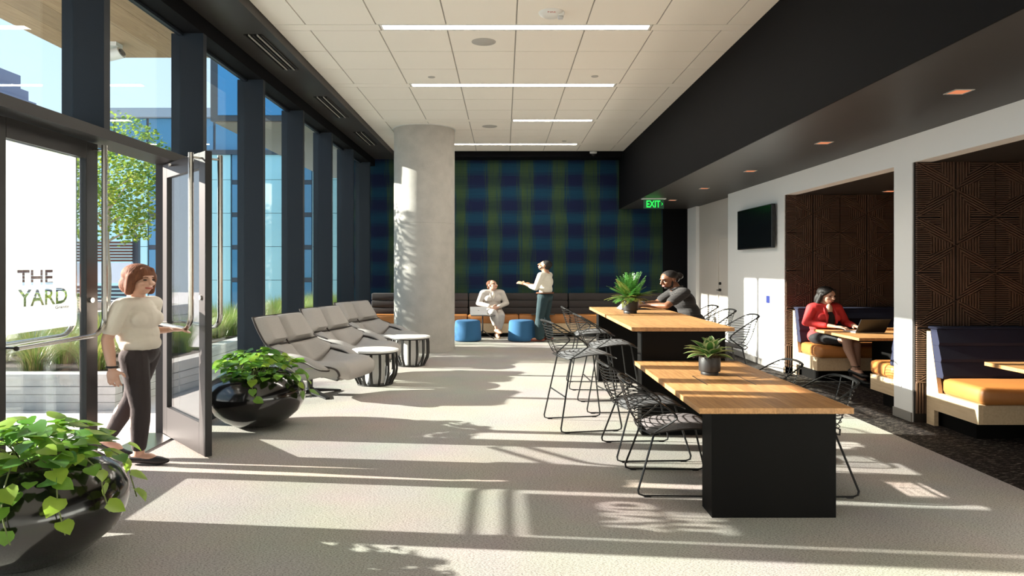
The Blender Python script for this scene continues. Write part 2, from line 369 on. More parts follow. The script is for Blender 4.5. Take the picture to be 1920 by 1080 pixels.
def thing(name, label, cat, loc=(0, 0, 0), rz=0.0, group=None):
    return tag(link(name, None, None, loc, rz), label, cat, group)
def struct(name, b, mats, label=None, **kw):
    o = obj(name, b, mats, **kw); o['kind'] = 'structure'
    if label: o['label'] = label
    return o
def dup(root, loc, rz, label, group=None):
    r = root.copy(); C.objects.link(r); r.location = (loc[0] * K, loc[1] * K, loc[2]); r.rotation_euler = (0, 0, rz); r['label'] = label
    if group: r['group'] = group
    def rec(src, dst):
        for ch in [c for c in src.children]:
            c = ch.copy(); C.objects.link(c); c.parent = dst; rec(ch, c)
    rec(root, r); return r
def Bx(*a, c=0.0): return B().box(*a, c=c)
def text_mesh(s, size=1.0, offset=0.0, depth=0.0):
    cu = bpy.data.curves.new('lettering', 'FONT'); cu.body = s; cu.size = size; cu.offset = offset; cu.extrude = depth; cu.resolution_u = 3
    o = bpy.data.objects.new('lettering', cu); C.objects.link(o); bpy.context.view_layer.update()
    me = bpy.data.meshes.new_from_object(o.evaluated_get(bpy.context.evaluated_depsgraph_get()))
    bpy.data.objects.remove(o); bpy.data.curves.remove(cu)
    vs = [v.co.copy() for v in me.vertices]; fs = [tuple(p.vertices) for p in me.polygons]; bpy.data.meshes.remove(me)
    return vs, fs
def fit(vs, x0, x1, y0, y1):
    ax = min(v.x for v in vs); bx = max(v.x for v in vs); ay = min(v.y for v in vs); by = max(v.y for v in vs)
    return [Vector((x0 + (v.x - ax) / (bx - ax) * (x1 - x0), y0 + (v.y - ay) / (by - ay) * (y1 - y0), v.z)) for v in vs]
def weld(b, d=1e-5):
    bm = bmesh.new()
    vv = [bm.verts.new(p) for p in b.v]; bm.verts.ensure_lookup_table()
    for f in b.f:
        try: bm.faces.new([vv[i] for i in f])
        except ValueError: pass
    bmesh.ops.remove_doubles(bm, verts=bm.verts, dist=d); bmesh.ops.recalc_face_normals(bm, faces=bm.faces)
    me = bpy.data.meshes.new('weld'); bm.to_mesh(me); bm.free(); return me
def blend(name, b, m, parent, voxel=0.008, smooth=4):
    """melts overlapping closed shapes into one continuous skin"""
    me = bpy.data.meshes.new('tmp'); me.from_pydata(b.v, [], b.f)
    bm = bmesh.new(); bm.from_mesh(me); bmesh.ops.recalc_face_normals(bm, faces=bm.faces); bm.to_mesh(me); bm.free()
    o = bpy.data.objects.new('tmp', me); C.objects.link(o)
    md = o.modifiers.new('r', 'REMESH'); md.mode = 'VOXEL'; md.voxel_size = voxel; md.use_smooth_shade = True
    sm = o.modifiers.new('s', 'SMOOTH'); sm.factor = 0.5; sm.iterations = smooth
    bpy.context.view_layer.update()
    out = bpy.data.meshes.new_from_object(o.evaluated_get(bpy.context.evaluated_depsgraph_get()))
    bpy.data.objects.remove(o); bpy.data.meshes.remove(me)
    out.transform(Matrix.Diagonal((K, K, 1, 1))); out.materials.clear(); out.materials.append(M[m])
    out.polygons.foreach_set('use_smooth', [True] * len(out.polygons)); out.name = name
    return link(name, out, parent)
# ================================================================== THE ROOM
XG, XI = -2.62, -2.42          # glass plane, inner face of the mullions
ZC = 4.476                     # underside of the ceiling tiles
ZL = 3.13                      # underside of the dropped ceiling on the right
XW = 3.34                      # white wall
YB = 13.2                      # far wall
Y0 = -2.8                      # wall behind the camera
HEAD = 4.20
struct('floor', Bx(-2.62, 2.955, Y0, YB, -0.06, 0.0), 'carpet', 'light grey flecked carpet')
struct('floor', Bx(2.955, 5.6, Y0, YB, -0.06, 0.0), 'dcarpet', 'dark brown flecked carpet along the booths')
struct('wall_back', Bx(-2.9, 2.977, YB, YB + 0.15, 0, 4.6), 'paper', 'blue and green plaid wall covering')
struct('wall_back', Bx(2.977, 3.7, YB, YB + 0.15, 0, 4.6), 'black', 'black painted end of the far wall')
struct('wall_front', Bx(-2.9, 5.6, Y0 - 0.15, Y0, 0, 4.6), 'white')
# ceiling: slab, then each tile hung below it
ceil = struct('ceiling', Bx(-2.02, 2.18, Y0, 12.81, ZC + 0.012, ZC + 0.15), 'grid', 'white tiled ceiling')
cols = [-2.0, -1.71, -1.105, -0.5, 0.105, 0.71, 1.315, 1.92, 2.165]
slots = [6.07 + 1.965 * k for k in range(4)]
rows = [(5.465 - 0.605, 5.465), (5.465, 6.07)]
for s in slots:
    y = s + 0.15
    for k in range(3):
        if y < 12.7: rows.append((y, min(y + 0.605, 12.81))); y += 0.605
cache = {}
def tile(name, x0, x1, y0, y1, m='tile'):
    key = (round(x1 - x0, 3), round(y1 - y0, 3), m)
    if key not in cache: cache[key] = to_mesh(name, Bx(-(x1 - x0) / 2 + 0.006, (x1 - x0) / 2 - 0.006, -(y1 - y0) / 2 + 0.005, (y1 - y0) / 2 - 0.005, 0, 0.011), m)
    return link(name, cache[key], ceil, ((x0 + x1) / 2, (y0 + y1) / 2, ZC))
for (y0, y1) in rows:
    for a, b in zip(cols, cols[1:]): tile('ceiling_tile', a, b, y0, y1)
tile('ceiling_panel', -2.0, 2.165, Y0, rows[0][0])
LX = [(-1.08, 1.285), (-1.08, 1.285), (0.11, 1.28), (-1.08, 1.265)]
for i, (s, (a, b)) in enumerate(zip(slots, LX)):
    tile('slot_panel', -2.0, a, s, s + 0.15); tile('slot_panel', b, 2.165, s, s + 0.15)
    if i == 2: pass
    t = thing('linear_light', ['recessed linear ceiling light nearest the camera, by the fire alarm', 'second linear ceiling light from the front, full length',
              'shorter linear ceiling light beside the round speaker near the column', 'farthest linear ceiling light, by the plaid wall'][i], 'ceiling light', ((a + b) / 2, s + 0.075, ZC), 0, 'linear ceiling lights')
    w = (b - a) / 2 - 0.004
    fr = B(); fr.box(-w, w, -0.070, -0.050, 0, 0.011); fr.box(-w, w, 0.050, 0.070, 0, 0.011); fr.box(-w, -w + 0.02, -0.05, 0.05, 0, 0.011); fr.box(w - 0.02, w, -0.05, 0.05, 0, 0.011)
    obj('trim', fr, 'wplastic', t); obj('diffuser', Bx(-w + 0.02, w - 0.02, -0.05, 0.05, 0.004, 0.010), 'led', t)
# black soffit along the glazing, head beam, fascia at the far end
struct('trim_1', Bx(-2.42, -2.0, Y0, YB, 4.37, 4.6), 'soffit', 'black soffit along the glazing')
struct('trim_2', Bx(-2.62, XI, Y0, YB, HEAD, 4.6), 'black', 'black head beam above the glazing')
struct('trim_3', Bx(-2.0, 2.165, 12.81, YB, 4.35, 4.6), 'black', 'black band above the plaid wall')
struct('trim_4', Bx(2.165, XW + 2.2, Y0, YB, ZL, 4.6), 'soffit', 'black bulkhead and dropped dark ceiling')
# a slightly proud painted face for the bulkhead
struct('trim_5', Bx(2.155, 2.165, Y0, YB, ZL - 0.001, 4.475), 'black', 'black bulkhead face')
# ------------------------------------------------------------------ right wall with two booth alcoves
ZA = 2.83
A1 = (6.03, 8.385); A2 = (3.3, 5.74); XA = 5.4
def rightwall():
    b = B()
    b.box(XW, XW + 0.14, A1[1], 10.5, 0, ZL)            # wall with the screen
    b.box(XW + 0.14, XA, A1[1] + 0.02, A1[1] + 0.15, 0, ZL)
    return b
w = struct('wall_right', rightwall(), 'white', 'white wall carrying the wall screen')
struct('wall_right', Bx(XW, XA, 5.76, 6.03, 0, ZL), 'white', 'white pier between the two booths')
struct('wall_right', Bx(XW, XW + 0.14, A1[0], A1[1], ZA, ZL), 'white', 'white header over the far booth')
struct('wall_right', Bx(XW, XW + 0.14, A2[0], 5.76, ZA, ZL), 'white', 'white header over the near booth')
struct('wall_right', Bx(XW, XA, Y0, A2[0], 0, ZL), 'white', 'white wall beside the camera')
struct('wall_right', Bx(3.5, 3.6, 10.5, 12.62, 0, ZL), 'shaded_beige', 'side wall with the door, shade put into its colour')
struct('wall_right', Bx(3.44, 3.6, 12.62, YB, 0, ZL), 'white', 'white end wall by the black corner')
struct('wall_alcove', Bx(XA, XA + 0.1, A2[0], A1[1], 0, ZL), 'panelback', 'dark rear wall of the booths')
struct('ceiling', Bx(XW + 0.14, XA, A1[0], A1[1], ZA, ZA + 0.1), 'soffit', 'dark ceiling of the far booth')
struct('ceiling', Bx(XW + 0.14, XA, A2[0], 5.76, ZA, ZA + 0.1), 'soffit', 'dark ceiling of the near booth')
for i, (x0, x1, y0, y1) in enumerate([(XW - 0.012, XW, A1[1], 10.5), (XW - 0.012, XW, 5.76, 6.03), (3.488, 3.5, 11.46, 12.62), (3.428, 3.44, 12.62, YB)]):
    struct('baseboard_right', Bx(x0, x1, y0, y1, 0, 0.10), 'cove')
# door in the wall whose colour holds the shade
d = struct('door_1', Bx(3.47, 3.5, 10.55, 11.36, 0.01, 2.28), 'shaded_beige', 'door in the side wall, in the same shaded colour')
fr = B(); fr.box(3.455, 3.5, 11.36, 11.45, 0, 2.36); fr.box(3.455, 3.5, 10.5, 11.36, 2.28, 2.36); obj('door_frame', fr, 'shaded_beige', d)
h = B(); h.tube([(3.47, 11.27, 1.19), (3.44, 11.27, 1.19)], 0.03, 12); h.tube([(3.44, 11.27, 1.19), (3.41, 11.27, 1.19), (3.405, 11.25, 1.19), (3.405, 11.15, 1.185)], 0.011, 8); obj('door_handle', h, 'plastic', d, True)
obj('deadbolt', B().tube([(3.47, 11.27, 1.33), (3.445, 11.27, 1.33)], 0.03, 12), 'plastic', d, True)
# ------------------------------------------------------------------ line-relief wall panels (each panel is bars on a backing)
def clip(poly, n, c):
    out = []
    for i in range(len(poly)):
        p = poly[i]; q = poly[(i + 1) % len(poly)]; dp = p[0] * n[0] + p[1] * n[1] - c; dq = q[0] * n[0] + q[1] * n[1] - c
        if dp <= 0: out.append(p)
        if (dp < 0) != (dq < 0) and abs(dp - dq) > 1e-12:
            t = dp / (dp - dq); out.append((p[0] + (q[0] - p[0]) * t, p[1] + (q[1] - p[1]) * t))
    return out
PW, PP = 0.32, 0.60
def hatch(b, poly, ang, pitch=0.023, wid=0.0125):
    d = (math.cos(ang), math.sin(ang)); n = (-d[1], d[0])
    t0 = min(p[0] * n[0] + p[1] * n[1] for p in poly); t1 = max(p[0] * n[0] + p[1] * n[1] for p in poly)
    t = t0 + pitch * 0.3
    while t < t1:
        q = clip(clip(poly, n, t + wid), (-n[0], -n[1]), -t)
        if len(q) >= 3:
            ar = abs(sum(q[i][0] * q[(i + 1) % len(q)][1] - q[(i + 1) % len(q)][0] * q[i][1] for i in range(len(q)))) / 2
            if ar > 2e-5: b.prism(q, 'y', -0.02, 0.0)
        t += pitch
def panel_mesh(mir):
    b = B(); f = (lambda p: (PW - p[0], p[1])) if mir else (lambda p: p)
    W_, P_ = PW - 0.004, PP; e = 0.004
    n0 = (e, 0.0); n1 = (W_, P_ / 2); n2 = (e, P_)
    leafs = [[n0, (0.62 * PW, 0.165 * P_), n1, (0.38 * PW, 0.335 * P_)], [n2, (0.38 * PW, 0.665 * P_), n1, (0.62 * PW, 0.835 * P_)]]
    angs = [math.atan2(P_ / 2, PW), -math.atan2(P_ / 2, PW)]
    left = [n0, (0.38 * PW, 0.335 * P_), n1, (0.38 * PW, 0.665 * P_), n2]
    lt = [[n0, (0.38 * PW, 0.335 * P_), (0.38 * PW, 0.665 * P_), n2], [(0.38 * PW, 0.335 * P_), n1, (0.38 * PW, 0.665 * P_)]]
    rt = [[n0, (W_, 0.0), (W_, P_ / 2), (0.62 * PW, 0.165 * P_)], [n2, (0.62 * PW, 0.835 * P_), (W_, P_ / 2), (W_, P_)]]
    def go(poly, a):
        q = [f(p) for p in poly]
        if mir: a = PI - a
        hatch(b, q, a)
    for l, a in zip(leafs, angs): go(l, a * 0.82)
    go(lt[0], 0.0); go(lt[1], PI / 2)
    # the outer side: upright bars towards the seam, level bars by the leaf
    go([(0.62 * PW, 0.0), (W_, 0.0), (W_, P_ / 2), (0.62 * PW, 0.165 * P_)], PI / 2); go([n0, (0.62 * PW, 0.0), (0.62 * PW, 0.165 * P_)], 0.0)
    go([(0.62 * PW, 0.835 * P_), (W_, P_ / 2), (W_, P_), (0.62 * PW, P_)], PI / 2); go([n2, (0.62 * PW, 0.835 * P_), (0.62 * PW, P_)], 0.0)
    return to_mesh('wall_panel', b, 'panel', recalc=True)
pmesh = [panel_mesh(False), panel_mesh(True)]
for (yy, lab) in ((A1[1], 'dark relief panelling of the far booth'), (5.74, 'dark relief panelling of the near booth')):
    w = struct('wall_panelling', Bx(XW + 0.01, XA, yy, yy + 0.02, 0, ZA), 'panelback', lab)
    for i in range(6 if yy > 6 else 5):
        for j in range(4): link('wall_panel', pmesh[i % 2], w, (XW + 0.012 + i * PW, yy, ZA - (j + 1) * PP))
    lo = B()
    x = XW + 0.015
    while x < XW + 0.30:
        lo.box(x, x + 0.012, yy - 0.012, yy, 0.1, ZA - 4 * PP); x += 0.023
    obj('wall_panel', lo, 'panel', w)
# ------------------------------------------------------------------ glazing
MY = [4.26 + 1.405 * k for k in range(-5, 7)]
TZ0, TZ1 = 2.73, 2.813
DY0, DYM, DY1 = 3.51, 4.43, 5.35       # door opening: near jamb, meeting line, far jamb
n = 0
for i, y in enumerate(MY):
    yn = MY[i + 1] if i + 1 < len(MY) else YB
    n += 1
    b = B(); above = 4.0 < y < 4.5
    b.box(XG, XI, y, y + 0.065, TZ1 if above else 0.0, HEAD)
    b.box(XG - 0.06, XG, y + 0.005, y + 0.06, TZ1 if above else 0.0, HEAD)
    w = struct('window_%d' % n, b, 'mullion', 'dark slate blue deep window mullion')
    doorbay = y + 0.065 < DY1 and yn > DY0
    if not doorbay:
        obj('window_sill', Bx(XG, XI, y + 0.065, yn, 0, 0.085), 'mullion', w)
        obj('window_head', Bx(XG, XG + 0.04, y + 0.065, yn, HEAD - 0.03, HEAD), 'mullion', w)
        obj('glass_pane', Bx(XG + 0.008, XG + 0.014, y + 0.065, yn, 0.085, HEAD - 0.03), 'glass', w)
    else:
        obj('glass_pane', Bx(XG + 0.008, XG + 0.014, y + 0.065, yn, TZ1, HEAD - 0.03), 'glass', w)
        obj('window_head', Bx(XG, XG + 0.04, y + 0.065, yn, HEAD - 0.03, HEAD), 'mullion', w)
        if y < DY0 - 0.3:
            obj('window_sill', Bx(XG, XI, y + 0.065, DY0 - 0.06, 0, 0.085), 'mullion', w)
            obj('glass_pane', Bx(XG + 0.008, XG + 0.014, y + 0.065, DY0 - 0.06, 0.085, TZ0), 'glass', w)
struct('trim_6', Bx(XG - 0.03, XI, MY[4] + 0.065, MY[6], TZ0, TZ1), 'door', 'dark transom bar over the entrance doors')
struct('trim_7', Bx(XG - 0.03, -2.52, DY0 - 0.06, DY0 - 0.005, 0, TZ0), 'door', 'near door jamb')
struct('trim_8', Bx(XG - 0.03, -2.52, DY1 + 0.005, DY1 + 0.10, 0, TZ0), 'door', 'far door jamb')
obj('glass_pane', Bx(XG + 0.008, XG + 0.014, DY1 + 0.10, MY[6], 0.085, TZ0), 'glass', bpy.data.objects['window_7'])
struct('trim_9', Bx(XG - 0.08, -2.45, DY0, DY1, 0.0, 0.012), 'steel', 'metal door threshold')
def door_leaf(name, label, with_poster):
    """leaf in its own frame: x = thickness, y from hinge (0) to free edge (w); hinge side at y=0"""
    w = 0.915; t = 0.045; zt = TZ0 - 0.01; z0 = 0.015; st = 0.10; fs = 0.12; top = 0.14; bot = 0.28
    f = B(); f.box(-t / 2, t / 2, 0, st, z0, zt, c=0.003); f.box(-t / 2, t / 2, w - fs, w, z0, zt, c=0.003)
    f.box(-t / 2, t / 2, st, w - fs, zt - top, zt); f.box(-t / 2, t / 2, st, w - fs, z0, z0 + bot)
    o = struct(name, f, 'door', label)
    obj('glass_pane', Bx(-0.004, 0.004, st, w - fs, z0 + bot, zt - top), 'dglass', o)
    for s in (1, -1):
        xo = s * 0.095; h = B()
        pts = [(xo, w - 0.055, zt - 0.02), (xo, w - 0.055, 1.27)]
        for k in range(1, 7):
            a = PI / 2 * k / 6; pts.append((xo, w - 0.055 - 0.13 * (1 - math.cos(a)), 1.27 - 0.13 * math.sin(a)))
        pts.append((xo, 0.07, 1.14))
        h.tube(pts, 0.017, 10)
        for (yy, zz) in ((w - 0.055, zt - 0.06), (0.10, 1.14)): h.tube([(s * t / 2, yy, zz), (xo, yy, zz)], 0.010, 8)
        obj('push_bar', h, 'steel', o, True)
    lk = B().tube([(-0.03, w - 0.075, 1.42), (0.034, w - 0.075, 1.42)], 0.022, 14); obj('lock_cylinder', lk, 'steel', o, True)
    return o
d2 = door_leaf('door_2', 'closed dark framed glass entrance door with a white film sign', True)
d2.location = ((XG + 0.045) * K, DY0 * K, 0)
d3 = door_leaf('door_3', 'dark framed glass entrance door swung open into the room', False)
d3.location = ((XG + 0.05) * K, DY1 * K, 0)
d3.rotation_euler = (0, 0, math.atan2(-0.706, 0.634) - PI / 2)
obj('door_closer', B().tube([(0.06, 0.30, TZ0 - 0.05), (-0.02, 0.02, TZ0 - 0.03)], 0.010, 6), 'steel', d3)
# white film with the letters cut out of it, stuck on the glass of the closed door
def film_sign():
    x = XG + 0.045 - 0.008; y0, y1, z0, z1 = 3.63, 4.245, 1.224, 2.572
    loops = [[(y0, z0), (y1, z0), (y1, z1), (y0, z1)]]
    for s, a, b_, c, d_ in (('THE', 3.734, 4.033, 1.560, 1.672), ('YARD', 3.739, 4.165, 1.408, 1.532)):
        vs, fs = text_mesh(s, 1.0, 0.024); vs = fit(vs, a, b_, c, d_)
        ids = {}; rep_ = []
        for v in vs: rep_.append(ids.setdefault((round(v.x, 5), round(v.y, 5)), len(ids)))
        pts = {i: p for p, i in ids.items()}; E = {}
        for f in fs:
            f = [rep_[i] for i in f]
            for q in range(len(f)):
                k_ = (f[q], f[(q + 1) % len(f)])
                if k_[0] != k_[1]: E[k_] = E.get(k_, 0) + 1
        nxt = {i: j for (i, j) in E if (j, i) not in E}
        while nxt:
            st, cur = next(iter(nxt.items())); del nxt[st]; lp = [st]
            while cur != st and cur in nxt: lp.append(cur); cur = nxt.pop(cur)
            if len(lp) > 2: loops.append([pts[i] for i in lp])
    cu = bpy.data.curves.new('film', 'CURVE'); cu.dimensions = '2D'; cu.fill_mode = 'BOTH'; cu.extrude = 0.0015
    for lp in loops:
        sp = cu.splines.new('POLY'); sp.points.add(len(lp) - 1); sp.use_cyclic_u = True
        for q, p in zip(sp.points, lp): q.co = (p[0], p[1], 0, 1)
    oc = bpy.data.objects.new('film', cu); C.objects.link(oc); bpy.context.view_layer.update()
    me = bpy.data.meshes.new_from_object(oc.evaluated_get(bpy.context.evaluated_depsgraph_get()))
    bpy.data.objects.remove(oc); bpy.data.curves.remove(cu)
    for v in me.vertices: v.co = (K * (x + v.co.z), K * v.co.x, v.co.y)
    me.materials.clear(); me.materials.append(M['film'])
    o = tag(link('window_film', me), 'white film sign with THE YARD cut out, on the closed glass door', 'sign')
    vs, fs = text_mesh('Granite', 1.0, 0.02); vs = fit(vs, 4.047, 4.175, 1.372, 1.396)
    obj('lettering', B().add([(x + 0.003, v.x, v.y) for v in vs], fs), 'ink', o)
    return o
film_sign()
# ------------------------------------------------------------------ concrete column
col = struct('column', B().lathe([(0.455, 0.0), (0.46, 0.01), (0.46, 2.55), (0.455, 2.554), (0.46, 2.558), (0.46, ZC)], 64, -1.215, 10.75), 'concrete', 'round cast concrete column', smooth=True, angle=30)
obj('column_collar', B().lathe([(0.46, ZC - 0.012), (0.478, ZC - 0.010), (0.478, ZC), (0.46, ZC)], 48, -1.215, 10.75, cap=False), 'wplastic', col)
obj('base_trim', B().lathe([(0.461, 0.0), (0.466, 0.0), (0.466, 0.085), (0.461, 0.085)], 64, -1.215, 10.75, cap=False), 'concrete', col, True)
# ------------------------------------------------------------------ ceiling fittings
def px(x, y, z):
    """a pixel on the horizontal plane at height z"""
    Y = 990 * (z - EYE) / (499 - y); return ((x - 945) / 1320 * Y, Y, z)
for lab, p in (('large round grey ceiling speaker behind the nearest light', (907, 78.5)), ('round grey ceiling speaker in front of the column', (918, 237))):
    t = thing('ceiling_speaker', lab, 'speaker', px(*p, ZC), 0, 'round ceiling speakers')
    obj('grille', B().lathe([(0.0, -0.006), (0.098, -0.005), (0.105, 0.0)], 32), 'gplastic', t, True)
    obj('rim', B().lathe([(0.100, -0.004), (0.112, -0.003), (0.113, 0.0)], 32, cap=False), 'gplastic', t, True)
for lab, p in (('small round sprinkler cover left, behind the second light', (809, 144.5)), ('small round sprinkler cover right, behind the second light', (1115, 143)), ('small round sprinkler cover near the far light, right', (1058, 264.5))):
    t = thing('sprinkler_cover', lab, 'sprinkler', px(*p, ZC), 0, 'sprinkler covers')
    obj('cover_plate', B().lathe([(0.0, -0.009), (0.036, -0.008), (0.040, -0.003), (0.040, 0.0)], 20), 'gplastic', t, True)
t = thing('fire_alarm', 'white ceiling fire alarm with a clear strobe', 'fire alarm', px(1034, 24, ZC))
obj('body', B().lathe([(0.0, -0.045), (0.06, -0.045), (0.098, -0.022), (0.108, 0.0)], 28), 'wplastic', t, True)
st = B().box(0.05, 0.105, -0.05, 0.03, -0.05, -0.004, c=0.006); obj('strobe_mount', st, 'wplastic', t)
obj('strobe', Bx(0.052, 0.094, -0.045, 0.0, -0.078, -0.05, c=0.006), 'silver', t)
vs, fs = text_mesh('FIRE'); vs = fit(vs, -0.035, 0.03, -0.012, 0.012)
obj('lettering', B().add([(v.x, -0.088 + 0.0 * v.y, -0.030 + v.y * 0.9) for v in vs], fs), 'redink', t)
t = thing('security_camera', 'white dome security camera at the far end of the ceiling', 'camera', px(1112, 285, ZC))
obj('base', B().lathe([(0.0, -0.05), (0.07, -0.045), (0.075, 0.0)], 24), 'wplastic', t, True); obj('dome', B().lathe([(0.0, -0.115), (0.03, -0.105), (0.048, -0.08), (0.052, -0.05)], 20), 'plastic', t, True)
# slot diffusers in the black soffit
for i, (ya, yb) in enumerate(((6.08, 7.16), (8.31, 9.47), (10.5, 11.6))):
    t = thing('slot_diffuser', ['slotted air diffuser nearest the entrance, in the black soffit', 'middle slotted air diffuser in the black soffit', 'farthest slotted air diffuser, near the column'][i], 'air vent', (-2.17, ya, 4.37), 0, 'slot air diffusers')
    L_ = yb - ya
    obj('backing', Bx(-0.08, 0.08, 0, L_, -0.002, 0.0), 'black', t)
    for k in range(5): obj('slat', Bx(-0.078 + k * 0.037, -0.070 + k * 0.037, 0, L_, -0.016, -0.002), 'gplastic' if k % 2 else 'soffit', t)
# recessed downlights in the dropped ceiling
for i, (x, y) in enumerate(((2.795, 4.325), (2.78, 6.115), (2.775, 7.93), (2.76, 9.70), (2.74, 11.44))):
    t = thing('downlight', ['square recessed downlight closest to the camera', 'square recessed downlight, second from the camera', 'square recessed downlight, third from the camera', 'square recessed downlight, fourth from the camera', 'square recessed downlight beside the exit sign'][i], 'ceiling light', (x, y, ZL), 0, 'square downlights')
    fr = B()
    for (a, b_, c, d_) in ((-0.06, 0.06, -0.06, -0.05), (-0.06, 0.06, 0.05, 0.06), (-0.06, -0.05, -0.05, 0.05), (0.05, 0.06, -0.05, 0.05)): fr.box(a, b_, c, d_, -0.006, 0.0)
    obj('trim_ring', fr, 'gplastic', t); obj('lens', Bx(-0.05, 0.05, -0.05, 0.05, -0.003, 0.0), 'amber', t)
t = thing('downlight', 'square recessed downlight in the ceiling of the far booth', 'ceiling light', (4.36, 7.95, ZA), 0, 'square downlights')
obj('trim_ring', Bx(-0.06, 0.06, -0.06, 0.06, -0.004, 0.0), 'gplastic', t); obj('lens', Bx(-0.05, 0.05, -0.05, 0.05, -0.007, -0.004), 'amber', t)
# exit sign hanging under the dropped ceiling
t = thing('exit_sign', 'green lit EXIT sign hanging under the dark dropped ceiling', 'sign', (2.37, 11.15, ZL))
obj('canopy', Bx(-0.19, 0.19, -0.05, 0.05, -0.022, 0.0, c=0.004), 'wplastic', t)
obj('plate', Bx(-0.16, 0.16, -0.006, 0.006, -0.215, -0.022), 'exitp', t)
vs, fs = text_mesh('EXIT', 1, 0.02); vs = fit(vs, -0.115, 0.105, -0.19, -0.045); obj('lettering', B().add([(v.x, -0.008, v.y) for v in vs], fs), 'exitg', t)
ar = B(); ar.prism([(0.118, -0.09), (0.126, -0.09), (0.146, -0.118), (0.126, -0.146), (0.118, -0.146), (0.136, -0.118)], 'y', -0.009, -0.008); obj('arrow', ar, 'exitg', t)
# wall screen and control plate
t = thing('wall_screen', 'large black flat screen on the white wall', 'television', (XW, 9.22, 2.0))
obj('body', Bx(-0.075, -0.03, -0.63, 0.63, 0, 0.72, c=0.006), 'plastic', t); obj('screen', Bx(-0.077, -0.075, -0.615, 0.615, 0.02, 0.705), 'tv', t); obj('wall_mount', Bx(-0.03, 0, -0.3, 0.3, 0.15, 0.55), 'plastic', t)
t = thing('control_plate', 'small blue control panel on the white wall under the screen', 'wall panel', (XW, 8.85, 1.07))
obj('back_plate', Bx(-0.02, 0, -0.075, 0.075, 0, 0.145, c=0.004), 'wplastic', t); obj('touch_panel', Bx(-0.024, -0.02, -0.062, 0.062, 0.012, 0.133), 'bluepl', t)
# ================================================================== FURNITURE
# ------------------------------------------------------------------ tables
def plank_table(name, label, x0, x1, y0, y1, z, th, legs, hatch_at):
    t = thing(name, label, 'table', ((x0 + x1) / 2, (y0 + y1) / 2, 0))
    hx, hy = (x1 - x0) / 2, (y1 - y0) / 2; n = 8; pw = 2 * hx / n
    me = to_mesh('plank', Bx(-pw / 2 + 0.0001, pw / 2 - 0.0001, -hy, hy, z - th, z, c=0.0005), 'oak')
    for i in range(n): link('plank', me, t, (-hx + (i + 0.5) * pw, 0, 0.0002 * (i % 2)))
    for (ly, lz) in legs:
        obj('leg_panel', Bx(-0.315, 0.315, ly - hy, ly - hy + 0.175, 0.0, lz, c=0.002), 'leg', t)
    for (cx, cy, w, d) in hatch_at:
        g = B(); zz = z + 0.0008
        for (a, b, c, e) in ((cx - w / 2, cx - w / 2 + 0.007, cy - d / 2, cy + d / 2), (cx + w / 2 - 0.007, cx + w / 2, cy - d / 2, cy + d / 2), (cx - w / 2, cx + w / 2, cy + d / 2 - 0.004, cy + d / 2)):
            g.box(a, b, c, e, z - 0.01, zz + 0.0004)
        obj('cable_slot', g, 'plastic', t)
    return t
low = plank_table('communal_table', 'oak plank table at sitting height nearest the camera, on a black panel leg', 0.98, 1.755, 3.53, 5.30, 0.75, 0.038, [(0.035, 0.712)], [(-0.0, -0.02, 0.30, 0.34)])
bar = plank_table('bar_table', 'tall oak plank bar table behind the low table, on black panel legs', 0.97, 1.74, 5.31, 8.0, 1.08, 0.036, [(0.0, 1.044), (2.44, 1.044)], [(-0.0, 0.15, 0.30, 0.5)])
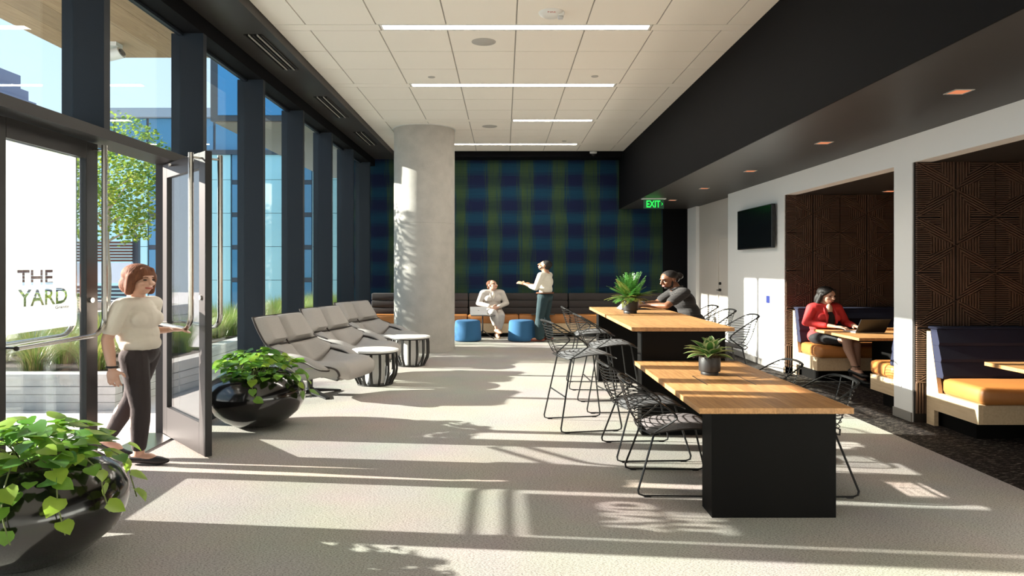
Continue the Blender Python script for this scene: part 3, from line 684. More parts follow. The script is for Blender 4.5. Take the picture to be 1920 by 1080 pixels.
# ------------------------------------------------------------------ wire chairs and stools
def cr_pts(P, n=6):
    P = [Vector(p) for p in P]; out = []
    for i in range(len(P) - 1):
        p0 = P[max(i - 1, 0)]; p1 = P[i]; p2 = P[i + 1]; p3 = P[min(i + 2, len(P) - 1)]
        for k in range(n):
            t = k / n
            out.append(0.5 * ((2 * p1) + (p2 - p0) * t + (2 * p0 - 5 * p1 + 4 * p2 - p3) * t * t + (3 * p1 - p0 - 3 * p2 + p3) * t ** 3))
    out.append(P[-1]); return out
def wire_chair(name, label, cat, h, bar_h, group):
    t = thing(name, label, cat, (0, 0, 0), 0, group)
    def seat_z(x):  # side profile of the seat: dips behind, rises, rolls over at the front
        return h - 0.018 + 0.030 * math.sin((x + 0.12) / 0.36 * PI * 0.9) - (0.35 * max(0, x - 0.14)) ** 1.0 * 0.9
    seat = lambda x, y: (x, y, seat_z(x) + 0.25 * abs(y) ** 2 * 0.6)
    R = 0.0055
    # back frame hoop: seat, elbow, up to the top rail and down again
    half = [(-0.15, 0.205, h - 0.012), (-0.06, 0.238, h + 0.075), (-0.035, 0.245, h + 0.115), (-0.08, 0.240, h + 0.175), (-0.19, 0.215, h + 0.270), (-0.275, 0.185, h + 0.335), (-0.305, 0.14, h + 0.352)]
    top = [(-0.315, 0.07, h + 0.358), (-0.318, 0, h + 0.360)]
    hoop = half + top + [(x, -y, z) for x, y, z in (half + top[:-1])[::-1]]
    obj('back_frame', B().tube(cr_pts(hoop, 4), 0.0065, 6), 'wire', t, True)
    obj('top_grip', B().tube(cr_pts([(-0.285, 0.175, h + 0.340), (-0.307, 0.13, h + 0.353), (-0.319, 0, h + 0.360), (-0.307, -0.13, h + 0.353), (-0.285, -0.175, h + 0.340)], 5), 0.0105, 8), 'wire', t, True)
    HP = cr_pts(half, 8)
    def at_z(z):   # the frame rod above the elbow
        up = HP[16:]
        for a, b in zip(up, up[1:]):
            if a.z <= z <= b.z: k = (z - a.z) / (b.z - a.z); return a + (b - a) * k
        return up[0]
    wb = B()
    for k in range(8):
        z = h + 0.125 + k * 0.028; p = at_z(z)
        xb = -0.235 - 0.085 * (z - h) / 0.36
        wb.tube(cr_pts([p, (p.x * 0.45 + xb * 0.55, p.y * 0.86, z - 0.004), (xb + 0.006, 0.09, z - 0.012), (xb, 0, z - 0.013), (xb + 0.006, -0.09, z - 0.012), (p.x * 0.45 + xb * 0.55, -p.y * 0.86, z - 0.004), (p.x, -p.y, p.z)], 3), 0.0032, 5)
    for k in range(3):
        z = h + 0.02 + k * 0.034; f = (k + 0.6) / 3.4
        a = (-0.15 + 0.10 * f, 0.207 + 0.035 * f, z)
        xb = -0.225 - 0.085 * (z - h) / 0.36
        wb.tube(cr_pts([a, (xb + 0.03, 0.15, z), (xb, 0, z - 0.005), (xb + 0.03, -0.15, z), (a[0], -a[1], z)], 3), 0.0032, 5)
    for y in (-0.075, 0.075):
        wb.tube(cr_pts([(-0.312, y, h + 0.352), (-0.295, y, h + 0.25), (-0.25, y, h + 0.08), (-0.20, y, h - 0.005), (-0.10, y, seat_z(-0.10) - 0.006), (0.05, y, seat_z(0.05) - 0.006), (0.16, y, seat_z(0.16) - 0.006), (0.235, y, seat_z(0.235) - 0.012)], 4), 0.0036, 5)
    for x in [-0.16 + 0.045 * k for k in range(9)]:
        wb.tube([(x, -0.205, seat_z(x) + 0.006), (x, -0.12, seat_z(x) - 0.008), (x, 0.0, seat_z(x) - 0.010), (x, 0.12, seat_z(x) - 0.008), (x, 0.205, seat_z(x) + 0.006)], 0.003, 5)
    per = [seat(x, 0.208) for x in [-0.17 + 0.04 * k for k in range(10)]] + [(0.225, 0.17, seat_z(0.225)), (0.236, 0.10, seat_z(0.235)), (0.236, -0.10, seat_z(0.235)), (0.225, -0.17, seat_z(0.225))] + [seat(x, -0.208) for x in [0.19 - 0.04 * k for k in range(10)]] + [(-0.215, -0.12, h - 0.012), (-0.222, 0, h - 0.012), (-0.215, 0.12, h - 0.012)]
    wb.tube(per, 0.0055, 6, closed=True)
    obj('wire_basket', wb, 'wire', t, True)
    pad = B(); up = []; dn = []
    nx, ny = 14, 8
    for i in range(nx + 1):
        x = -0.18 + 0.40 * i / nx; r1 = []; r2 = []
        for j in range(ny + 1):
            v = -1 + 2 * j / ny; wy = 0.195 * (1 - 0.22 * max(0, -(x + 0.10) / 0.10) ** 2 - 0.12 * max(0, (x - 0.16) / 0.06) ** 2)
            e = (1 - abs(v) ** 6) * (1 - abs(2 * i / nx - 1) ** 8)
            r1.append((x, v * wy, seat_z(x) + 0.004 + 0.024 * e ** 0.5)); r2.append((x, v * wy, seat_z(x) + 0.001))
        up.append(r1); dn.append(r2)
    pad.grid(up); pad.grid([r[::-1] for r in dn])
    me = weld(pad, 1e-4); pb = B(); pb.add([v.co[:] for v in me.vertices], [tuple(p.vertices) for p in me.polygons]); bpy.data.meshes.remove(me)
    obj('seat_pad', pb, 'pad', t, True, 60)
    wt = 0.195; wbm = 0.26
    xr = -0.25 if bar_h else -0.25; xf = 0.235 if not bar_h else 0.235
    for s in (1, -1):
        pts = [(-0.15, s * wt, h - 0.018), (xr, s * wbm, 0.05), (xr + 0.004, s * wbm, 0.022), (xr + 0.03, s * wbm, 0.010), (xf - 0.03, s * wbm, 0.010), (xf - 0.004, s * wbm, 0.022), (xf, s * wbm, 0.05), (0.15, s * wt, seat_z(0.15) - 0.008)]
        leg = obj('leg', B().tube(pts, 0.0065, 6), 'wire', t, True)
        for x in (xr + 0.05, xf - 0.05): obj('glide', Bx(x - 0.018, x + 0.018, s * wbm - 0.009, s * wbm + 0.009, 0.0, 0.006), 'plastic', leg)
    if bar_h:
        f = 0.36
        lerp = lambda a, b, k: tuple(a[i] + (b[i] - a[i]) * k for i in range(3))
        for (a, b) in (((-0.15, wt, h), (xr, wbm, 0.05)), ((0.15, wt, h), (xf, wbm, 0.05))):
            p = lerp(a, b, (h - f) / (h - 0.05)); obj('footrest', B().tube([p, (p[0], -p[1], p[2])], 0.0065, 6), 'wire', t, True)
    else:
        obj('cross_brace', B().tube([(-0.12, wt, h - 0.03), (-0.12, -wt, h - 0.03)], 0.005, 6), 'wire', t, True)
    return t
G1 = 'black wire chairs at the low oak table'; G2 = 'black wire bar stools at the tall table'
c0 = wire_chair('wire_chair', 'black wire chair with grey pad, left of the low table, nearest the camera', 'chair', 0.47, False, G1)
c0.location = (1.0 * K, 4.14 * K, 0); c0.rotation_euler = (0, 0, math.radians(-2))
dup(c0, (0.97, 4.84, 0), math.radians(3), 'black wire chair with grey pad, left of the low table, second from the camera', G1)
dup(c0, (1.70, 4.13, 0), PI, 'black wire chair on the right of the low table, nearest the camera', G1)
dup(c0, (1.70, 4.87, 0), PI - 0.03, 'black wire chair on the right of the low table, behind the other', G1)
s0 = wire_chair('bar_stool', 'black wire bar stool turned out from the tall table, nearest on the left', 'stool', 0.765, True, G2)
s0.location = (0.645, 5.66, 0); s0.location = (0.63 * K, 5.66 * K, 0); s0.rotation_euler = (0, 0, math.radians(11))
dup(s0, (0.955, 6.36, 0), math.radians(3), 'black wire bar stool, middle one left of the tall table', G2)
dup(s0, (0.93, 7.48, 0), math.radians(-2), 'black wire bar stool, farthest left of the tall table', G2)
dup(s0, (1.93, 6.30, 0), PI - 0.08, 'black wire bar stool right of the tall table, nearest the camera', G2)
dup(s0, (1.96, 7.02, 0), PI, 'black wire bar stool right of the tall table, next to the seated man', G2)
dup(s0, (2.00, 7.72, 0), PI, 'black wire bar stool the man in the striped shirt sits on', G2)
# ------------------------------------------------------------------ lounge chairs
def lounge(label):
    t = thing('lounge_chair', label, 'armchair', (0, 0, 0), 0, 'grey swivel lounge chairs by the glazing')
    ST = [((0.440, 0.275), 0.27, 0.00, 0.0), ((0.500, 0.345), 0.32, 0.0, 0.0), ((0.455, 0.405), 0.35, 0.0, 0.035), ((0.25, 0.365), 0.395, 0.0, 0.12), ((0.02, 0.350), 0.425, 0.02, 0.215),
          ((-0.13, 0.50), 0.435, 0.12, 0.125), ((-0.25, 0.68), 0.435, 0.075, 0.02), ((-0.335, 0.86), 0.425, 0.055, 0.01), ((-0.41, 1.045), 0.40, 0.045, 0.005)]
    def sample(u):
        u = max(0, min(len(ST) - 1.0001, u)); i = int(u); k = u - i
        a = ST[i]; b = ST[i + 1]; p0 = ST[max(i - 1, 0)]; p3 = ST[min(i + 2, len(ST) - 1)]
        def c(f):
            q0, q1, q2, q3 = f(p0), f(a), f(b), f(p3)
            return 0.5 * (2 * q1 + (q2 - q0) * k + (2 * q0 - 5 * q1 + 4 * q2 - q3) * k * k + (3 * q1 - q0 - 3 * q2 + q3) * k ** 3)
        return c(lambda s: s[0][0]), c(lambda s: s[0][1]), c(lambda s: s[1]), c(lambda s: s[2]), c(lambda s: s[3])
    def pos(u, v):
        x, z, w, fx, rz = sample(u); e = max(0, (abs(v) - 0.30) / 0.70) ** 1.6
        return Vector((x + fx * e, v * w, z + rz * e))
    def nrm(u, v):
        du = pos(u + 0.02, v) - pos(u - 0.02, v); dv = pos(u, v + 0.02) - pos(u, v - 0.02)
        n = dv.cross(du); n.normalize(); 
        return n if n.x + n.z > 0 else -n
    def cushion(u0, u1, v0, v1, th, m, name, nu=10, nv=8, base=0.0, puff=0.6):
        b = B(); T = []; D = []
        for i in range(nu + 1):
            a = i / nu; r = []; q = []
            for j in range(nv + 1):
                c = j / nv; e = ((1 - (2 * a - 1) ** 8) * (1 - (2 * c - 1) ** 8)) ** 0.5
                u = u0 + (u1 - u0) * a; v = v0 + (v1 - v0) * c; p = pos(u, v); n = nrm(u, v)
                r.append(p + n * (base + th * ((1 - puff) * min(1, e * 4) + puff * e))); q.append(p + n * base)
            T.append(r); D.append(q)
        b.grid(T); b.grid([r[::-1] for r in D]); 
        # side walls
        for L1, L2 in ((T[0], D[0]), (T[-1], D[-1]), ([r[0] for r in T], [r[0] for r in D]), ([r[-1] for r in T], [r[-1] for r in D])): b.grid([L1, L2])
        me = weld(b, 2e-4); bb = B().add([v.co[:] for v in me.vertices], [tuple(p.vertices) for p in me.polygons]); bpy.data.meshes.remove(me)
        return obj(name, bb, m, t, True, 70)
    for (a, b_) in ((-0.985, -0.02), (0.02, 0.985)):
        cushion(6.08, 7.97, a, b_, 0.085, 'lounge', 'back_cushion')
        cushion(4.30, 5.94, a, b_, 0.07, 'lounge', 'lumbar_cushion')
    cushion(0.25, 4.22, -0.97, 0.97, 0.085, 'lounge', 'seat_cushion', 18, 16, 0.0, 0.75)
    cushion(0.0, 8.0, -1.0, 1.0, -0.03, 'shell', 'shell', 36, 16, 0.0, 0.0)
    # dark piping round the rim
    rim = [pos(0.05, v / 8) - nrm(0.05, v / 8) * 0.008 for v in range(-8, 9)] + [pos(u / 5, 1.0) - nrm(u / 5, 1.0) * 0.008 for u in range(1, 40)] + [pos(7.99, v / 8) - nrm(7.99, v / 8) * 0.008 for v in range(8, -9, -1)] + [pos(u / 5, -1.0) - nrm(u / 5, -1) * 0.008 for u in range(39, 0, -1)]
    obj('piping', B().tube(rim, 0.011, 6, closed=True), 'piping', t, True)
    # padded arm tops
    for s in (1, -1):
        for nm, m_, dz, rw, rh in (('arm_pad', 'lounge', 0.0, 0.058, 0.028), ('arm_underside', 'piping', -0.020, 0.054, 0.018)):
            arm = B(); path = cr_pts([(-0.20, s * 0.410, 0.610 + dz), (-0.06, s * 0.418, 0.592 + dz), (0.10, s * 0.414, 0.570 + dz), (0.21, s * 0.404, 0.530 + dz), (0.32, s * 0.388, 0.455 + dz), (0.41, s * 0.365, 0.420 + dz)], 4)
            rings = []
            for i_, p_ in enumerate(path):
                e_ = min(1.0, 0.35 + 0.3 * min(i_, len(path) - 1 - i_))
                rings.append([p_ + Vector((rh * 0.4 * math.sin(a) * e_, rw * e_ * math.cos(a), rh * e_ * math.sin(a))) for a in [2 * PI * k / 14 for k in range(15)]])
            arm.grid(rings); arm.add(rings[0][:-1], [tuple(range(14))]); arm.add(rings[-1][:-1], [tuple(range(14))])
            obj(nm, arm, m_, t, True)
    # tapered bucket under the seat and arms
    edge = [pos(0.1, v / 6) for v in range(-6, 6)] + [pos(u / 4, 1.0) for u in range(0, 23)] + [pos(5.5, v / 6) for v in range(6, -6, -1)] + [pos(u / 4, -1.0) for u in range(22, 0, -1)]
    pan = B(); R1 = []
    for (k_, f_) in ((0.0, 0.985), (0.35, 0.93), (0.75, 0.72), (1.0, 0.30)):
        R1.append([Vector((0.06 + (p.x - 0.06) * f_, p.y * f_, (p.z - 0.02) * (1 - k_) + (0.215 + 0.10 * max(0, p.x)) * k_)) for p in edge + edge[:1]])
    pan.grid(R1); pan.add(R1[-1][:-1], [tuple(range(len(edge)))]); obj('seat_pan', pan, 'shell', t, True)
    sm = B(); sm.tube([pos(u / 6, 0.0) + nrm(u / 6, 0.0) * 0.012 for u in range(26, 48)], 0.008, 6); obj('seam', sm, 'piping', t, True)
    sm = B(); sm.tube([pos(6.01, v / 8) + nrm(6.01, v / 8) * 0.016 for v in range(-8, 9)], 0.008, 6); obj('seam', sm, 'piping', t, True)
    obj('swivel_post', B().lathe([(0.045, 0.06), (0.042, 0.09), (0.030, 0.10), (0.030, 0.26)], 16), 'plastic', t, True)
    for k in range(4):
        a = PI / 4 + k * PI / 2 + 0.25; c, s_ = math.cos(a), math.sin(a); f = B(); f2 = []
        for (r, w, z0, z1) in ((0.0, 0.035, 0.035, 0.085), (0.12, 0.034, 0.03, 0.065), (0.34, 0.022, 0.0, 0.020)):
            f2.append([(r * c - w * s_, r * s_ + w * c, z0), (r * c - w * s_, r * s_ + w * c, z1), (r * c + w * s_, r * s_ - w * c, z1), (r * c + w * s_, r * s_ - w * c, z0), (r * c - w * s_, r * s_ + w * c, z0)])
        f.grid(f2); f.add(f2[-1][:4], [(0, 1, 2, 3)]); obj('foot', f, 'plastic', t)
    return t
l0 = lounge('grey swivel lounge chair nearest the door, behind the black planter')
l0.location = (-1.925 * K, 6.98 * K, 0); l0.rotation_euler = (0, 0, math.radians(-15))
dup(l0, (-1.85, 8.28, 0), math.radians(-16), 'middle grey swivel lounge chair of the three by the windows')
dup(l0, (-1.77, 9.60, 0), math.radians(-20), 'farthest grey swivel lounge chair, next to the concrete column')
# ------------------------------------------------------------------ slatted drum side tables
def drum_table(label):
    t = thing('side_table', label, 'side table', (0, 0, 0), 0, 'round slatted side tables')
    obj('table_top', B().lathe([(0.0, 0.505), (0.245, 0.505), (0.254, 0.500), (0.256, 0.488), (0.25, 0.476), (0.0, 0.474)], 40), 'lam', t, True)
    obj('core', B().lathe([(0.105, 0.02), (0.11, 0.47)], 28), 'lam', t, True)
    obj('top_ring', B().lathe([(0.215, 0.455), (0.240, 0.455), (0.240, 0.474), (0.215, 0.474)], 40, cap=False), 'slatblk', t)
    obj('base_ring', B().lathe([(0.0, 0.0), (0.19, 0.0), (0.19, 0.022), (0.0, 0.022)], 40), 'slatblk', t)
    for k in range(16):
        a = 2 * PI * k / 16; f = B()
        prof = [(0.228, 0.470), (0.236, 0.40), (0.238, 0.22), (0.226, 0.13), (0.195, 0.05), (0.180, 0.01)]
        out = []
        for (r, z) in prof:
            out.append([((r + dr) * math.cos(a) - w * math.sin(a), (r + dr) * math.sin(a) + w * math.cos(a), z) for (dr, w) in ((-0.008, -0.013), (0.008, -0.013), (0.008, 0.013), (-0.008, 0.013), (-0.008, -0.013))])
        f.grid(out); f.add(out[0][:4], [(0, 1, 2, 3)]); f.add(out[-1][:4], [(3, 2, 1, 0)]); obj('slat', f, 'slatblk', t)
    return t
t0 = drum_table('round white topped side table with black slats between the first two lounge chairs'); t0.location = (-1.395 * K, 7.62 * K, 0)
dup(t0, (-1.205, 9.06, 0), 0.1, 'round white topped side table with black slats standing before the column')
# ------------------------------------------------------------------ leafy planters
def bowl_planter(label, loc, seed, spread_dirs):
    rnd = random.Random(seed)
    t = thing('bowl_planter', label, 'planter', loc, 0)
    obj('bowl', B().lathe([(0.0, 0.0), (0.13, 0.0), (0.17, 0.012), (0.26, 0.075), (0.335, 0.16), (0.376, 0.26), (0.386, 0.33), (0.378, 0.40), (0.345, 0.48), (0.285, 0.545), (0.235, 0.575), (0.222, 0.580), (0.215, 0.572), (0.22, 0.55), (0.20, 0.53), (0.0, 0.53)], 56), 'pot', t, True, 50)
    obj('soil', B().lathe([(0.0, 0.558), (0.12, 0.553), (0.215, 0.545)], 28, cap=False), 'soil', t, True)
    def leaf(p, d, n, s, m):
        d = d.normalized(); side = d.cross(n).normalized(); n = side.cross(d).normalized()
        prof = [(0.0, 0.0), (0.06, 0.30), (0.22, 0.43), (0.45, 0.41), (0.70, 0.26), (0.88, 0.10), (1.0, 0.0)]
        L_, R_, Mid = [], [], []
        for (a, w) in prof:
            droop = -0.18 * a * a; back = -0.10 * (1 - a) * (1 if 0 < a < 0.2 else 0)
            c = p + d * (s * a) + n * (s * droop); Mid.append(c)
            L_.append(c + side * (s * w) + n * (s * w * 0.22) - d * (s * 0.10 if a < 0.1 and w > 0 else 0)); R_.append(c - side * (s * w) + n * (s * w * 0.22) - d * (s * 0.10 if a < 0.1 and w > 0 else 0))
        return obj('leaf', B().grid([L_, Mid, R_]), m, t, True, None, recalc=False)
    # one spot on, or hanging over, the mound for each leaf
    for i in range(176):
        a = rnd.uniform(0, 2 * PI); rr = 0.30 * math.sqrt(rnd.random()); z = 0.60 + 0.16 * (1 - (rr / 0.34) ** 2) + rnd.uniform(-0.03, 0.05)
        if i < 26: rr *= 0.6; z += 0.02
        if i >= 134: rr = rnd.uniform(0.17, 0.28); z = 0.60 + rnd.uniform(0.0, 0.09)
        elif i >= 122:
            a = rnd.choice(spread_dirs) + rnd.uniform(-0.5, 0.5); rr = rnd.uniform(0.30, 0.40); z = rnd.uniform(0.50, 0.62)
        p = Vector((rr * math.cos(a), rr * math.sin(a), z))
        az = a + rnd.uniform(-1.0, 1.0); d = Vector((math.cos(az), math.sin(az), rnd.uniform(-0.65, 0.35)))
        nn = Vector((rnd.uniform(-0.5, 0.5) + 0.25 * math.cos(a), rnd.uniform(-0.5, 0.5) + 0.25 * math.sin(a) - 0.2, 1.0))
        leaf(p, d, nn, rnd.uniform(0.062, 0.105), rnd.choice(['leafa', 'leafa', 'leafb', 'leafc']))
    st = B()
    for k in range(34):
        a = rnd.uniform(0, 2 * PI); r1 = rnd.uniform(0.15, 0.31)
        st.tube(cr_pts([(0.05 * math.cos(a), 0.05 * math.sin(a), 0.55), (0.6 * r1 * math.cos(a), 0.6 * r1 * math.sin(a), 0.66), (r1 * math.cos(a + 0.2), r1 * math.sin(a + 0.2), 0.64)], 3), 0.0028, 5)
    for k, az in enumerate(spread_dirs):
        c, s_ = math.cos(az), math.sin(az)
        P_ = cr_pts([(0.10 * c, 0.10 * s_, 0.56), (0.25 * c, 0.25 * s_, 0.64), (0.375 * c, 0.375 * s_, 0.56), (0.405 * c, 0.405 * s_, 0.44), (0.40 * c + 0.03, 0.40 * s_, 0.33 - 0.05 * (k % 2))], 4); st.tube(P_, 0.003, 5)
        for j, q in enumerate(P_[8::3]):
            dd = Vector((c * 0.5 + rnd.uniform(-0.8, 0.8), s_ * 0.5 + rnd.uniform(-0.8, 0.8), -0.7)); leaf(Vector(q), dd, Vector((c, s_ , 0.6)), rnd.uniform(0.07, 0.105), rnd.choice(['leafa', 'leafc']))
    obj('stems', st, 'stem', t, True)
    return t
bowl_planter('glossy black bowl planter with trailing leaves at the lower left corner', (-2.06, 3.06, 0), 3, [-0.3, -1.2, 0.2, -0.75])
bowl_planter('glossy black bowl planter with trailing leaves in front of the lounge chairs', (-1.99, 5.66, 0), 11, [-0.35, 0.1, -1.3])
# ------------------------------------------------------------------ table plants
def pot(t, r, h):
    obj('pot', B().lathe([(0.0, 0.0), (r * 0.80, 0.0), (r * 0.82, 0.004), (r * 0.82, h * 0.15), (r * 0.80, h * 0.17), (r * 0.97, h * 0.20), (r, h * 0.24), (r, h * 0.985), (r * 0.985, h), (r * 0.92, h), (r * 0.92, h * 0.92), (0.0, h * 0.92)], 36), 'potm', t, True, 40)
    obj('moss', B().lathe([(0.0, h * 1.06), (r * 0.6, h * 1.02), (r * 0.92, h * 0.93)], 20, cap=False), 'moss', t, True)
t = thing('potted_fern', 'bushy green fern in a matte black pot on the tall table', 'plant', (1.24, 6.92, 1.0812))
pot(t, 0.079, 0.205)
rnd = random.Random(5)
for i in range(76):
    a = 2 * PI * i / 76 * 7.0 + rnd.uniform(-0.3, 0.3); el = rnd.uniform(0.05, 1.5) ** 1.0; L_ = rnd.uniform(0.17, 0.28) + 0.14 * max(0, math.sin(el)) ** 2
    d = Vector((math.cos(a) * math.cos(el), math.sin(a) * math.cos(el), math.sin(el)))
    P_ = [Vector((0, 0, 0.20)) + d * (L_ * k / 8) + Vector((0, 0, -0.10 * (k / 8) ** 2.2 * (1.3 - math.sin(el)))) for k in range(9)]
    b = B(); b.tube(P_, 0.0014, 4)
    for k in range(2, 9):
        dd = (P_[k] - P_[k - 1]).normalized(); s_ = dd.cross(Vector((0, 0, 1)))
        s_ = s_.normalized() if s_.length > 0.05 else Vector((1, 0, 0)); up = s_.cross(dd)
        wl = 0.050 * math.sin(PI * (0.12 + 0.86 * (k / 8.6))) + 0.006
        for q in (1, -1):
            for o_ in (0.0, 0.5):
                base = P_[k - 1] + (P_[k] - P_[k - 1]) * o_; tip = base + s_ * (q * wl) + dd * (wl * 0.55) - Vector((0, 0, wl * 0.15))
                mid = (base + tip) / 2
                b.add([base, mid + dd * 0.0075, tip, mid - dd * 0.0065], [(0, 1, 2, 3)])
    obj('frond', b, 'fern2' if rnd.random() < (0.6 if el < 0.6 else 0.15) else 'fern', t, False, recalc=False)
t = thing('potted_plant', 'variegated cream edged plant in a matte black pot on the low table', 'plant', (1.352, 4.63, 0.7512))
pot(t, 0.070, 0.155)
for i in range(34):
    a = 2.4 * i + rnd.uniform(-0.2, 0.2); el = 1.50 - 1.15 * (i / 34) + rnd.uniform(-0.1, 0.1); L_ = rnd.uniform(0.19, 0.265)
    d = Vector((math.cos(a) * math.cos(el), math.sin(a) * math.cos(el), math.sin(el))); s_ = d.cross(Vector((0, 0, 1))).normalized(); up = s_.cross(d).normalized()
    R_ = [[], [], [], [], []]
    for k in range(7):
        f = k / 6; wd = 0.034 * math.sin(PI * min(1, 0.10 + 0.90 * f)) ** 0.8 if f < 1 else 0.0
        wd = max(wd, 0.0 if f == 1 else 0.006); c = Vector((0, 0, 0.155)) + d * (L_ * f) + Vector((0, 0, -0.075 * f ** 2.4))
        for q, o_ in zip((0, 1, 2, 3, 4), (-1, -0.58, 0, 0.58, 1)): R_[q].append(c + s_ * (wd * o_) + up * (abs(o_) * wd * 0.35))
    b = B()
    for q in range(4):
        b.cur = 1 if q in (0, 3) else 0; b.grid([R_[q], R_[q + 1]])
    obj('leaf', b, ['hosta', 'cream'], t, True, None, recalc=False)
fl = B()
for i in range(90):
    a = rnd.uniform(0, 2 * PI); r = 0.06; q = Vector((r * math.cos(a), r * math.sin(a), 0.155)); e = q + Vector((0.045 * math.cos(a + rnd.uniform(-1, 1)), 0.045 * math.sin(a + rnd.uniform(-1, 1)), rnd.uniform(-0.02, 0.03)))
    fl.tube([q, (q + e) / 2 + Vector((0, 0, 0.018)), e], 0.0012, 3)
obj('moss_fringe', fl, 'moss', t)
# tablet in front of the seated man
def tablet(name, label, loc, rz, tilt, keys=True, logo=False):
    t = thing(name, label, 'tablet', loc, rz)
    c, s_ = math.cos(tilt), math.sin(tilt); w, h = 0.145, 0.20
    P_ = lambda u, v, d: (v * c - d * s_ * -1 * 0 - d * s_, u, v * s_ + d * c)
    b = B(); b.add([P_(u, v, d) for d in (0, 0.009) for (u, v) in ((-w, 0), (w, 0), (w, h), (-w, h))], [(0, 1, 2, 3), (7, 6, 5, 4), (0, 4, 5, 1), (1, 5, 6, 2), (2, 6, 7, 3), (3, 7, 4, 0)])
    body = obj('tablet_body', b, 'silver', t)
    sc = B(); sc.add([P_(u, v, -0.0006) for (u, v) in ((-w + 0.01, 0.012), (w - 0.01, 0.012), (w - 0.01, h - 0.012), (-w + 0.01, h - 0.012))], [(0, 1, 2, 3)]); obj('screen', sc, 'tv', body)
    # kickstand behind
    ks = B(); top = P_(0, h * 0.55, 0.011); x0 = top[0]
    back = (x0 + (0.10 if c > 0 else -0.10), top[2])
    ks.add([(top[0], -w, top[2]), (top[0], w, top[2]), (x0 + math.copysign(0.085, c) * 1.0, w, 0.002), (x0 + math.copysign(0.085, c), -w, 0.002)], [(0, 1, 2, 3)]); 
    ks.add([(top[0] + 0.003, -w, top[2]), (top[0] + 0.003, w, top[2]), (x0 + math.copysign(0.085, c) + 0.003, w, 0.002), (x0 + math.copysign(0.085, c) + 0.003, -w, 0.002)], [(0, 1, 2, 3)]); obj('kickstand', ks, 'silver', t)
    if keys: obj('keyboard', Bx(-0.205, -0.002, -w, w, 0.0, 0.006, c=0.002), 'plastic', t)
    if logo:
        lg = B()
        for (u, v) in ((-0.008, 0.10), (0.001, 0.10), (-0.008, 0.109), (0.001, 0.109)):
            lg.add([P_(a, b_, 0.0098) for (a, b_) in ((u, v), (u + 0.007, v), (u + 0.007, v + 0.007), (u, v + 0.007))], [(0, 1, 2, 3)])
        obj('logo', lg, 'plastic', body)
    return t
tablet('tablet_computer', 'silver tablet on a kickstand with keyboard, in front of the man in the striped shirt', (1.36, 7.62, 1.0812), PI, math.radians(68))
# ------------------------------------------------------------------ poufs and tripod tables by the far bench
def pouf(label, x, y):
    t = thing('pouf', label, 'pouf', (x, y, 0), 0, 'round blue poufs')
    obj('seat', B().lathe([(0.0, 0.478), (0.15, 0.476), (0.19, 0.470), (0.208, 0.452), (0.216, 0.42), (0.232, 0.10), (0.235, 0.03), (0.225, 0.015), (0.0, 0.015)], 40), 'pouf', t, True, 60)
    obj('seam', B().lathe([(0.209, 0.447), (0.213, 0.452), (0.209, 0.457)], 40, cap=False), 'pouf', t, True)
    obj('foot_ring', B().lathe([(0.0, 0.0), (0.21, 0.0), (0.21, 0.015), (0.0, 0.015)], 32), 'plastic', t)
pouf('round blue pouf close to the concrete column', -0.62, 12.02); pouf('round blue pouf behind the standing man', 0.30, 12.02)
def tripod_table(label, x, y):
    t = thing('laptop_table', label, 'side table', (x, y, 0), 0, 'small tripod tables')
    obj('table_top', Bx(-0.20, 0.22, -0.15, 0.15, 0.555, 0.567, c=0.004), 'plastic', t)
    obj('pole', B().tube([(0, 0, 0.16), (0, 0, 0.555)], 0.012, 10), 'plastic', t)
    for a in (0.2, 2.3, 4.4):
        obj('leg', B().tube([(0, 0, 0.22), (0.20 * math.cos(a), 0.20 * math.sin(a), 0.009)], 0.009, 8), 'plastic', t)
tripod_table('black tripod table with a tablet, beside the seated woman in the pale suit', -0.37, 12.22)
tripod_table('black tripod table half hidden behind the standing man', 0.68, 12.50)
tablet('tablet_computer', 'silver tablet seen from behind on the black tripod table', (-0.44, 12.24, 0.5672), PI / 2 + 0.12, math.radians(66), keys=False, logo=True)
# ------------------------------------------------------------------ long bench under the plaid wall: three modules
bx = [-2.46, -0.66, 1.19, 2.96]
for i in range(3):
    a, b = bx[i] + 0.004, bx[i + 1] - 0.004; w = b - a
    t = thing('wall_bench', ['upholstered wall bench section left of the column', 'middle upholstered wall bench section with the seated woman', 'upholstered wall bench section behind the tall table'][i], 'bench', ((a + b) / 2, 12.9, 0), 0, 'orange and charcoal wall bench')
    obj('base', Bx(-w / 2, w / 2, -0.24, 0.28, 0.10, 0.325), 'ply', t); obj('plinth', Bx(-w / 2 + 0.02, w / 2 - 0.02, -0.16, 0.28, 0, 0.10), 'leg', t)
    n_ = 2
    for k in range(n_):
        obj('seat_cushion', Bx(-w / 2 + k * w / n_ + 0.004, -w / 2 + (k + 1) * w / n_ - 0.004, -0.25, 0.14, 0.326, 0.525, c=0.03), 'orange', t, True, 40)
    for k in range(3):
        obj('back_cushion', Bx(-w / 2 + 0.004, w / 2 - 0.004, 0.10 + 0.012 * k, 0.285, 0.50 + k * 0.178, 0.50 + (k + 1) * 0.178 - 0.002, c=0.022), 'charcoal', t, True, 40)
